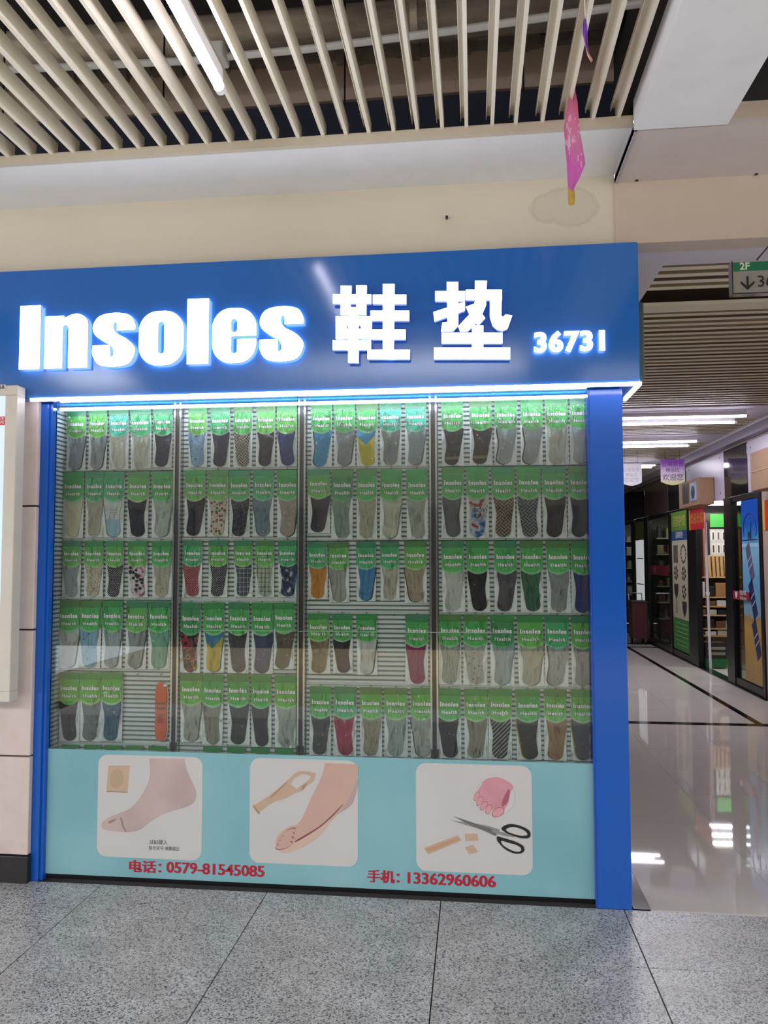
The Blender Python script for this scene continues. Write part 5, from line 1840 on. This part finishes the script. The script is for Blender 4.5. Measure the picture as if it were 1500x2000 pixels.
# --- open doorway shop: rack facing the viewer
def rack():
    Y = 8.2
    P = lambda px, py: onY(px, py, Y)
    t = thing('display_rack', 'tall wooden ware rack under a bright green header inside the lit doorway', 'rack', (2.8, Y, 0.012))
    x0, x1 = 2.42, 3.12
    for x in (x0, 2.64, x1):
        at(MB().box(x - 0.018, x + 0.018, Y - 0.02, Y + 0.2, 0.013, 2.12).obj('upright', m_wood2), t)
    at(MB().box(x0, x1, Y + 0.16, Y + 0.2, 0.013, 2.12).obj('back_panel', mat('rack_back', '7c7062', 0.7)), t)
    a, b = P(1385, 1030), P(1424, 1004)
    at(MB().box(a.x, x1 + 0.05, Y - 0.05, Y - 0.03, a.z, b.z).obj('green_header', m_green_print), t)
    pg0, pg1 = P(1387, 1088), P(1424, 1033)
    at(MB().box(pg0.x, x1, Y - 0.01, Y + 0.0, pg0.z, pg1.z).obj('white_pegboard', mat('white_pegboard', 'c9cdc4', 0.5)), t)
    shelves = [P(1390, py).z for py in (1126, 1165, 1183, 1200, 1226, 1240)]
    for z in shelves:
        at(MB().box(x0, x1, Y - 0.09, Y + 0.16, z - 0.018, z).obj('shelf_board', m_wood), t)
    # packets of tools on the pegboard
    wp = mat('white_tool_card', 'e0ded4', 0.5)
    for r in range(2):
        for c in range(5):
            x = pg0.x + 0.045 + c * 0.072
            z = pg1.z - 0.02 - r * 0.185
            o = thing('tool_packet', 'small carded tool, %s in the %s row under the bright green header' % (ORD[c], ('upper', 'lower')[r]), 'tool packet', (x, Y - 0.012, z), 'carded tools on the pegboard')
            at(MB().box(x - 0.026, x + 0.026, Y - 0.015, Y - 0.0105, z - 0.15, z).obj('card', wp), o)
            at(MB().box(x - 0.009, x + 0.009, Y - 0.024, Y - 0.015, z - 0.13, z - 0.03).obj('tool', mat('tool_dark', '5a4c40', 0.4)), o)
    # wooden boards standing on the top shelf
    for c in range(7):
        x = pg0.x - 0.03 + c * 0.056
        z = shelves[0]
        m = m_wood if c < 5 else m_wood2
        o = MB().prism([(x - 0.02, z + 0.001), (x + 0.02, z + 0.001), (x + 0.008, z + 0.31), (x - 0.03, z + 0.29)], Y - 0.085, Y - 0.03, FACE).obj('wooden_board', m, bevel=0.004)
        tag(o, '%s wooden board standing on the rack, %s from left' % ('pale' if c < 5 else 'reddish', (ORD + ['seventh'])[c]), 'board', 'wooden boards on the rack')
    # goods on the shelves
    rnd = random.Random(2)
    cols = [('b9b3a0', 'cream'), ('1d1c1e', 'black'), ('9c7448', 'tan'), ('6c4a30', 'brown'), ('c8c4bc', 'white')]
    for k, (z, ztop) in enumerate(zip(shelves[1:], shelves[:-1])):
        x = x0 + 0.03
        n = 0
        while x < x1 - 0.12:
            w_ = rnd.uniform(0.1, 0.17)
            h_ = max(0.05, (ztop - z) * rnd.uniform(0.5, 0.75))
            c, wd = cols[(k * 2 + int(x * 10)) % 5]
            o = MB().box(x, x + w_, Y - 0.08, Y + 0.08, z + 0.0005, z + h_).obj('goods_box', mat('goods_' + wd, c, 0.5, var=0.1, vscale=20), bevel=0.004)
            tag(o, '%s goods box, %s from left on the %s shelf of the doorway rack' % (wd, ORD[n], ('second', 'third', 'fourth', 'fifth', 'lowest')[k]), 'box', 'goods boxes on the %s shelf' % ('second', 'third', 'fourth', 'fifth', 'lowest')[k])
            x += w_ + 0.02
            n += 1
    # low crate with a green front at the foot of the rack
    a, b = onZ(1366, 1300, 0.0), onZ(1397, 1298, 0.0)
    Yc = a.y
    t2 = thing('floor_stand', 'low dark stand with green printed foot standing just inside the doorway', 'stand', (2.5, Yc, 0.001))
    at(MB().box(2.40, 2.66, 7.36, 7.6, 0.013, 0.13).obj('green_foot', mat('dark_green_print', '1f6a3a', 0.5)), t2)
    at(MB().box(2.40, 2.66, 7.37, 7.6, 0.13, 0.34).obj('dark_body', mat('dark_stand', '2c2a26', 0.5, var=0.15, vscale=30)), t2)
    for z in (0.18, 0.25):
        at(MB().box(2.42, 2.64, 7.362, 7.37, z, z + 0.035).obj('text_strip', mat('dull_white_strip', '8c8c84', 0.5, var=0.2, vscale=80)), t2)
    # tall white pole leaning in the doorway
    o = thing('white_pole', 'tall thin white pole standing in the lit doorway', 'pole', (2.40, 6.9, 0.012))
    pt, pb = onX(1377, 1020, 2.38), onX(1386, 1255, 2.41)
    pb = pb + (pb - pt) * (pb.z - 0.013) / (pt.z - pb.z)
    at(MB().tube(pb, pt, 0.017, 10).obj('pole', mat('white_pole_paint', 'd8d4dc', 0.4)), o)
    at(MB().tube(pb.lerp(pt, 0.5), pb.lerp(pt, 0.525), 0.024, 10).obj('joint', m_white), o)
    # leaning cardboard sheets
    for k, (dx, col, wd) in enumerate(((0.0, 'a06c40', 'nearer'), (0.12, '8a5c38', 'farther'))):
        pts = [(2.80 + dx, 0.013), (3.02 + dx, 0.013), (2.97 + dx, 0.60), (2.86 + dx, 0.62)]
        o = MB().prism(pts, 7.78 + 0.06 * k, 7.80 + 0.06 * k, FACE).obj('cardboard_sheet', mat('brown_board_%d' % k, col, 0.7, var=0.08))
        tag(o, '%s brown board leaning against the rack on the shop floor' % wd, 'board')
    # lamps over the rack
    for k in range(2):
        tube_lamp((2.46, 7.9 - 0.35 * k, 2.215), (3.05, 7.9 - 0.35 * k, 2.215), '%s tube lamp over the rack inside the doorway' % ('rear', 'front')[k], 'tube lamps over the rack')
    cw = MB().box(XW + 0.06, 4.2, 5.06, 8.42, 2.26, 2.29).obj('ceiling_shop', mat('white_shop_ceiling', 'c9c3c4', 0.6))
    struct(cw)


rack()

# --- boxes, banner and flags hung along the corridor
t = thing('cardboard_box', 'cardboard box with a printed picture and blue card, hung above the doorway', 'box', (2.25, 6.85, 2.16))
s = Matrix.Rotation(math.radians(3), 4, 'X')
at(MB().box(2.13, 2.318, 6.58, 7.5, 2.13, 2.47).obj('carton', m_cardb, bevel=0.006), t)
at(MB().box(2.124, 2.13, 7.02, 7.30, 2.18, 2.44).obj('picture_print', mat('dark_picture_print', '4a463e', 0.4, var=0.3, vscale=14)), t)
at(MB().box(2.122, 2.13, 6.66, 6.92, 2.19, 2.42).obj('blue_card', mat('pale_blue_card', '9fb4cc', 0.4)), t)
at(MB().prism(smooth_loop([(6.79 + 0.08 * math.cos(k), 2.30 + 0.085 * math.sin(k)) for k in [math.pi * i / 4 for i in range(8)]], 2), 2.119, 2.1225, SIDE).obj('navy_spot', mat('navy_spot_print', '1d2c4c', 0.4)), t)
t = thing('cardboard_box', 'plain cardboard box at the right edge of the photo below the ceiling', 'box', (2.25, 4.6, 2.14))
at(MB().box(2.15, 2.32, 4.1, 4.80, 2.14, 2.53).obj('carton', m_cardb, bevel=0.006), t)
at(MB().box(2.145, 2.15, 4.1, 4.80, 2.33, 2.335).obj('tape_line', mat('carton_tape', 'c2a276', 0.4)), t)


def banner(label, y0, y1, z0, z1, x, body):
    t = thing('red_banner', label, 'banner', (x, (y0 + y1) / 2, z1))
    at(MB().box(x, x + 0.01, y0, y1, z0, z1).obj('cloth', mat('red_banner_cloth', 'c01d24', 0.5)), t)
    at(MB().box(x - 0.001, x + 0.011, y1, y1 + 0.05, z0, z1).obj('gold_edge', mat('gold_banner_edge', 'd8a020', 0.5)), t)
    at(text('lettering', body, (x - 0.002, (y0 + y1) / 2, (z0 + z1) / 2), 0.15, None, mats=mat('gold_ink', 'd89a40', 0.5, var=0), plane='side'), t)
    at(MB().box(x + 0.010, XW - 0.004 if x < XW else x + 0.012, (y0 + y1) / 2 - 0.01, (y0 + y1) / 2 + 0.01, z1 - 0.02, z1 - 0.005).obj('fixing_tab', m_cardb), t)


banner('red banner with gold characters hanging from the carton over the doorway', 6.66, 7.24, 1.83, 2.105, 2.20, '欢迎光临')
t = thing('red_couplet', 'red and yellow strip on the pinkish wall at the right edge', 'banner', (XW, 4.85, 1.8))
at(wbox(4.60, 4.93, 1.75, 2.06, 0.0, 0.006).obj('red_paper', mat('red_couplet_paper', 'c4261f', 0.5)), t)
at(wbox(4.93, 4.98, 1.75, 2.06, 0.0, 0.006).obj('yellow_edge', mat('yellow_couplet_edge', 'e0b020', 0.5)), t)


def paper_flag(label, px0, px1, py0, py1, Y, lines, purple):
    a, b = onY(px0, py1, Y), onY(px1, py0, Y)
    t = thing('paper_flag', label, 'flag', ((a.x + b.x) / 2, Y, b.z))
    w, h = b.x - a.x, b.z - a.z
    pts = [(a.x, b.z), (a.x, a.z + h * 0.14)]
    for k in range(1, 10):
        u = k / 10
        pts.append((a.x + w * u, a.z + h * 0.14 - h * 0.14 * math.sin(math.pi * u)))
    pts += [(b.x, a.z + h * 0.14), (b.x, b.z)]
    s = NT('paper_flag_print' + ('_purple' if purple else '_white'))
    if purple:
        sp = s.n('ShaderNodeSeparateXYZ')
        s.l(s.coord('Object'), sp.inputs[0])
        f = s.math('DIVIDE', s.math('SUBTRACT', sp.outputs[2], a.z), h)
        s.l(s.ramp(f, [(0.0, 'e0dc8c'), (0.25, 'e4dcd4'), (0.55, 'd4bcdc'), (0.85, '9a5cc0'), (1.0, '7c34ac')]), s.b.inputs['Base Color'])
    else:
        s.l(s.mix(s.noise(s.coord('Object'), 6, 2), 'd2d0d8', 'e0dee2'), s.b.inputs['Base Color'])
    at(MB().prism(pts, Y - 0.002, Y + 0.002, FACE).obj('paper', s.m), t)
    ink = mat('violet_ink', '4c2478', 0.5, var=0) if purple else mat('faint_ink', 'b0a8b4', 0.5, var=0)
    for body, fz, sz in lines:
        at(text('lettering', body, ((a.x + b.x) / 2, Y - 0.003, a.z + h * fz), sz * w, None, bold=0.004, mats=ink), t)
    st = MB()
    for x in (a.x + w * 0.2, b.x - w * 0.2):
        st.tube((x, Y, b.z - 0.01), (x, Y, 2.864), 0.002, 5)
    o = st.obj('string', m_black)
    at(o, t)


paper_flag('purple and white paper flag with violet characters hanging in the corridor', 1291, 1337, 897, 948, 6.9, [('日用百货', 0.80, 0.23), ('精品区', 0.58, 0.19), ('欢迎您', 0.29, 0.30)], True)
paper_flag('white paper flag with faint print hanging in the corridor next to the blue pillar', 1213, 1253, 905, 949, 6.9, [('日用百货', 0.70, 0.2), ('精品区', 0.48, 0.19), ('欢迎您', 0.26, 0.24)], False)


# --- dark red cart standing by the far shop windows
def cart():
    p = onZ(1257, 1258, 0.0)
    x, y = 2.13, 10.15
    t = thing('hand_cart', 'dark red covered hand cart standing at the far shop windows', 'cart', (x, y, 0.0))
    at(MB().box(x - 0.14, x + 0.12, y - 0.02, y + 0.30, 0.10, 0.72).obj('body', mat('dark_red_cover', '4a1c20', 0.6, var=0.12), bevel=0.02), t)
    at(MB().box(x - 0.15, x + 0.13, y - 0.03, y + 0.31, 0.70, 0.735).obj('lid', mat('dark_red_lid', '38181a', 0.5), bevel=0.008), t)
    for sx in (-0.1, 0.08):
        for sy in (0.02, 0.26):
            at(MB().tube((x + sx - 0.012, y + sy, 0.046), (x + sx + 0.012, y + sy, 0.046), 0.045, 14).obj('wheel', m_black), t)
            at(MB().box(x + sx - 0.016, x + sx + 0.016, y + sy - 0.012, y + sy + 0.012, 0.05, 0.105).obj('fork', m_chrome), t)
    at(MB().path([(x - 0.12, y + 0.31, 0.6), (x - 0.12, y + 0.36, 0.85), (x + 0.10, y + 0.36, 0.85), (x + 0.10, y + 0.31, 0.6)], 0.01, 8).obj('handle', m_chrome), t)


cart()


# --- direction sign under the lintel
def direction_sign():
    Y = -0.20
    a, b = onY(1432, 573, Y), onY(1436, 512, Y)
    x0 = a.x
    t = thing('direction_sign', 'hanging floor direction sign with green 2F band and down arrow', 'sign', (x0 + 0.3, Y, b.z))
    x1 = x0 + 0.62
    zm = onY(1440, 530, Y).z
    at(MB().box(x0, x1, Y, Y + 0.035, a.z, b.z).obj('body', mat('grey_sign_body', '8e877e', 0.4), bevel=0.002), t)
    at(MB().box(x0 + 0.004, x1, Y - 0.002, Y + 0.0, zm, b.z - 0.003).obj('green_band', mat('dark_green_band', '1f6a48', 0.4)), t)
    at(MB().box(x0 - 0.004, x0, Y - 0.003, Y + 0.038, a.z - 0.003, b.z + 0.003).obj('edge_trim', m_chrome), t)
    at(MB().box(x0, x1, Y - 0.003, Y + 0.038, a.z - 0.004, a.z).obj('bottom_trim', m_chrome), t)
    c = onY(1454, 521, Y)
    at(text('lettering', '2F', (c.x, Y - 0.003, c.z), 0.040, None, bold=0.03, mats=mat('pale_sign_ink', 'c8d4b4', 0.5, var=0)), t)
    c = onY(1460, 553, Y)
    ar = MB()
    w = 0.005
    ar.box(c.x - w / 2 - .001, c.x + w / 2 + .001, Y - 0.003, Y, c.z - 0.026, c.z + 0.028)
    for sx in (-1, 1):
        ar.prism([(c.x, c.z - 0.028), (c.x + sx * 0.026, c.z - 0.002), (c.x + sx * 0.026, c.z + 0.008), (c.x, c.z - 0.017)], Y - 0.0032, Y, FACE)
    at(ar.obj('arrow', M_black_ink), t)
    c = onY(1482, 551, Y)
    at(text('lettering', '36', (c.x - 0.008, Y - 0.003, c.z), 0.066, None, mats=M_black_ink, align='LEFT'), t)
    w0, w1 = onY(1478, 508, Y + 0.017), onY(1500, 482, Y + 0.017)
    d = w1 - w0
    at(MB().tube(w0, (w0.x + d.x * 6, Y + 0.017, w0.z + d.z * 6), 0.0035, 6).obj('hanger_wire', m_black), t)
    at(MB().tube((x0 + 0.52, Y + 0.017, b.z - 0.002), (x0 + 0.52, Y + 0.017, 3.143), 0.0035, 6).obj('hanger_wire', m_black), t)


direction_sign()


# --- pink pennant and the purple one behind, twisted by the draught
def pennant(name, label, rows, Y, stops, cat='pennant', top=None):
    """rows: (left px, right px, y px, twist metres) down the cloth"""
    v, f = [], []
    mb = MB()
    P = []
    for l, r, y, tw in rows:
        a, b = onY(l, y, Y - tw), onY(r, y, Y + tw)
        P.append((a, b))
    n = 3
    for a, b in P:
        for k in range(n + 1):
            u = k / n
            q = a.lerp(b, u)
            mb.v.append((q.x, q.y + 0.012 * math.sin(math.pi * u), q.z))
    for j in range(len(P) - 1):
        for k in range(n):
            i = j * (n + 1) + k
            mb.f.append((i, i + 1, i + n + 2, i + n + 1))
            mb.mi.append(0)
    z0, z1 = P[-1][0].z, P[0][0].z
    s = NT(name + '_cloth')
    sp = s.n('ShaderNodeSeparateXYZ')
    s.l(s.coord('Object'), sp.inputs[0])
    fz = s.math('DIVIDE', s.math('SUBTRACT', sp.outputs[2], z0), z1 - z0)
    c = s.ramp(fz, stops)
    if name == 'pink_pennant':
        lt = s.math('GREATER_THAN', s.noise(s.coord('Object', scale=(60, 10, 16)), 1.0, 3, 0.7), 0.60)
        mid = s.math('MULTIPLY', s.math('LESS_THAN', s.math('ABSOLUTE', s.math('SUBTRACT', fz, 0.52)), 0.22), lt)
        c = s.mix(s.math('MULTIPLY', mid, 0.6), c, 'f2d4e0')
    s.l(c, s.b.inputs['Base Color'])
    s.b.inputs['Roughness'].default_value = 0.6
    o = mb.obj('cloth', s.m, smooth=True)
    sol = o.modifiers.new('thickness', 'SOLIDIFY')
    sol.thickness = 0.0015
    t = thing('pennant', label, cat, P[0][0])
    at(o, t)
    ct = MB().tube(((P[0][0] + P[0][1]) / 2) - Vector((0, 0, 0.01)), Vector((P[0][0].x, Y, top or 3.21)), 0.0015, 5)
    at(ct.obj('string', m_white), t)
    return t


pennant('pink_pennant', 'pink pennant with yellow tip hanging twisted from the ceiling slats', [(1117, 1121, 160, 0.0), (1108, 1128, 200, 0.02), (1101, 1131, 250, 0.05), (1104, 1138, 290, 0.05), (1107, 1143, 320, 0.05), (1108, 1133, 345, 0.03),
        (1109, 1121, 368, 0.015), (1109, 1123, 385, 0.015), (1110, 1122, 399, 0.02)], -0.55,
        [(0.0, 'c8a040'), (0.13, 'c8a040'), (0.15, 'c85ab0'), (0.3, 'd05ab4'), (0.55, 'd87aa4'), (0.8, 'd86e94'), (1.0, 'c86a90')])
pennant('purple_pennant', 'purple pennant curling down between the slats above the pink one', [(1141, 1145, 30, 0.0), (1138, 1147, 50, 0.02), (1138, 1147, 66, 0.02), (1143, 1148, 88, 0.01), (1147, 1151, 105, 0.012), (1154, 1158, 117, 0.012)], -1.25,
        [(0.0, 'd89a84'), (0.2, 'd8a494'), (0.3, '9a5cc0'), (0.6, '7428b4'), (0.85, '7428b4'), (1.0, 'd4c8dc')])
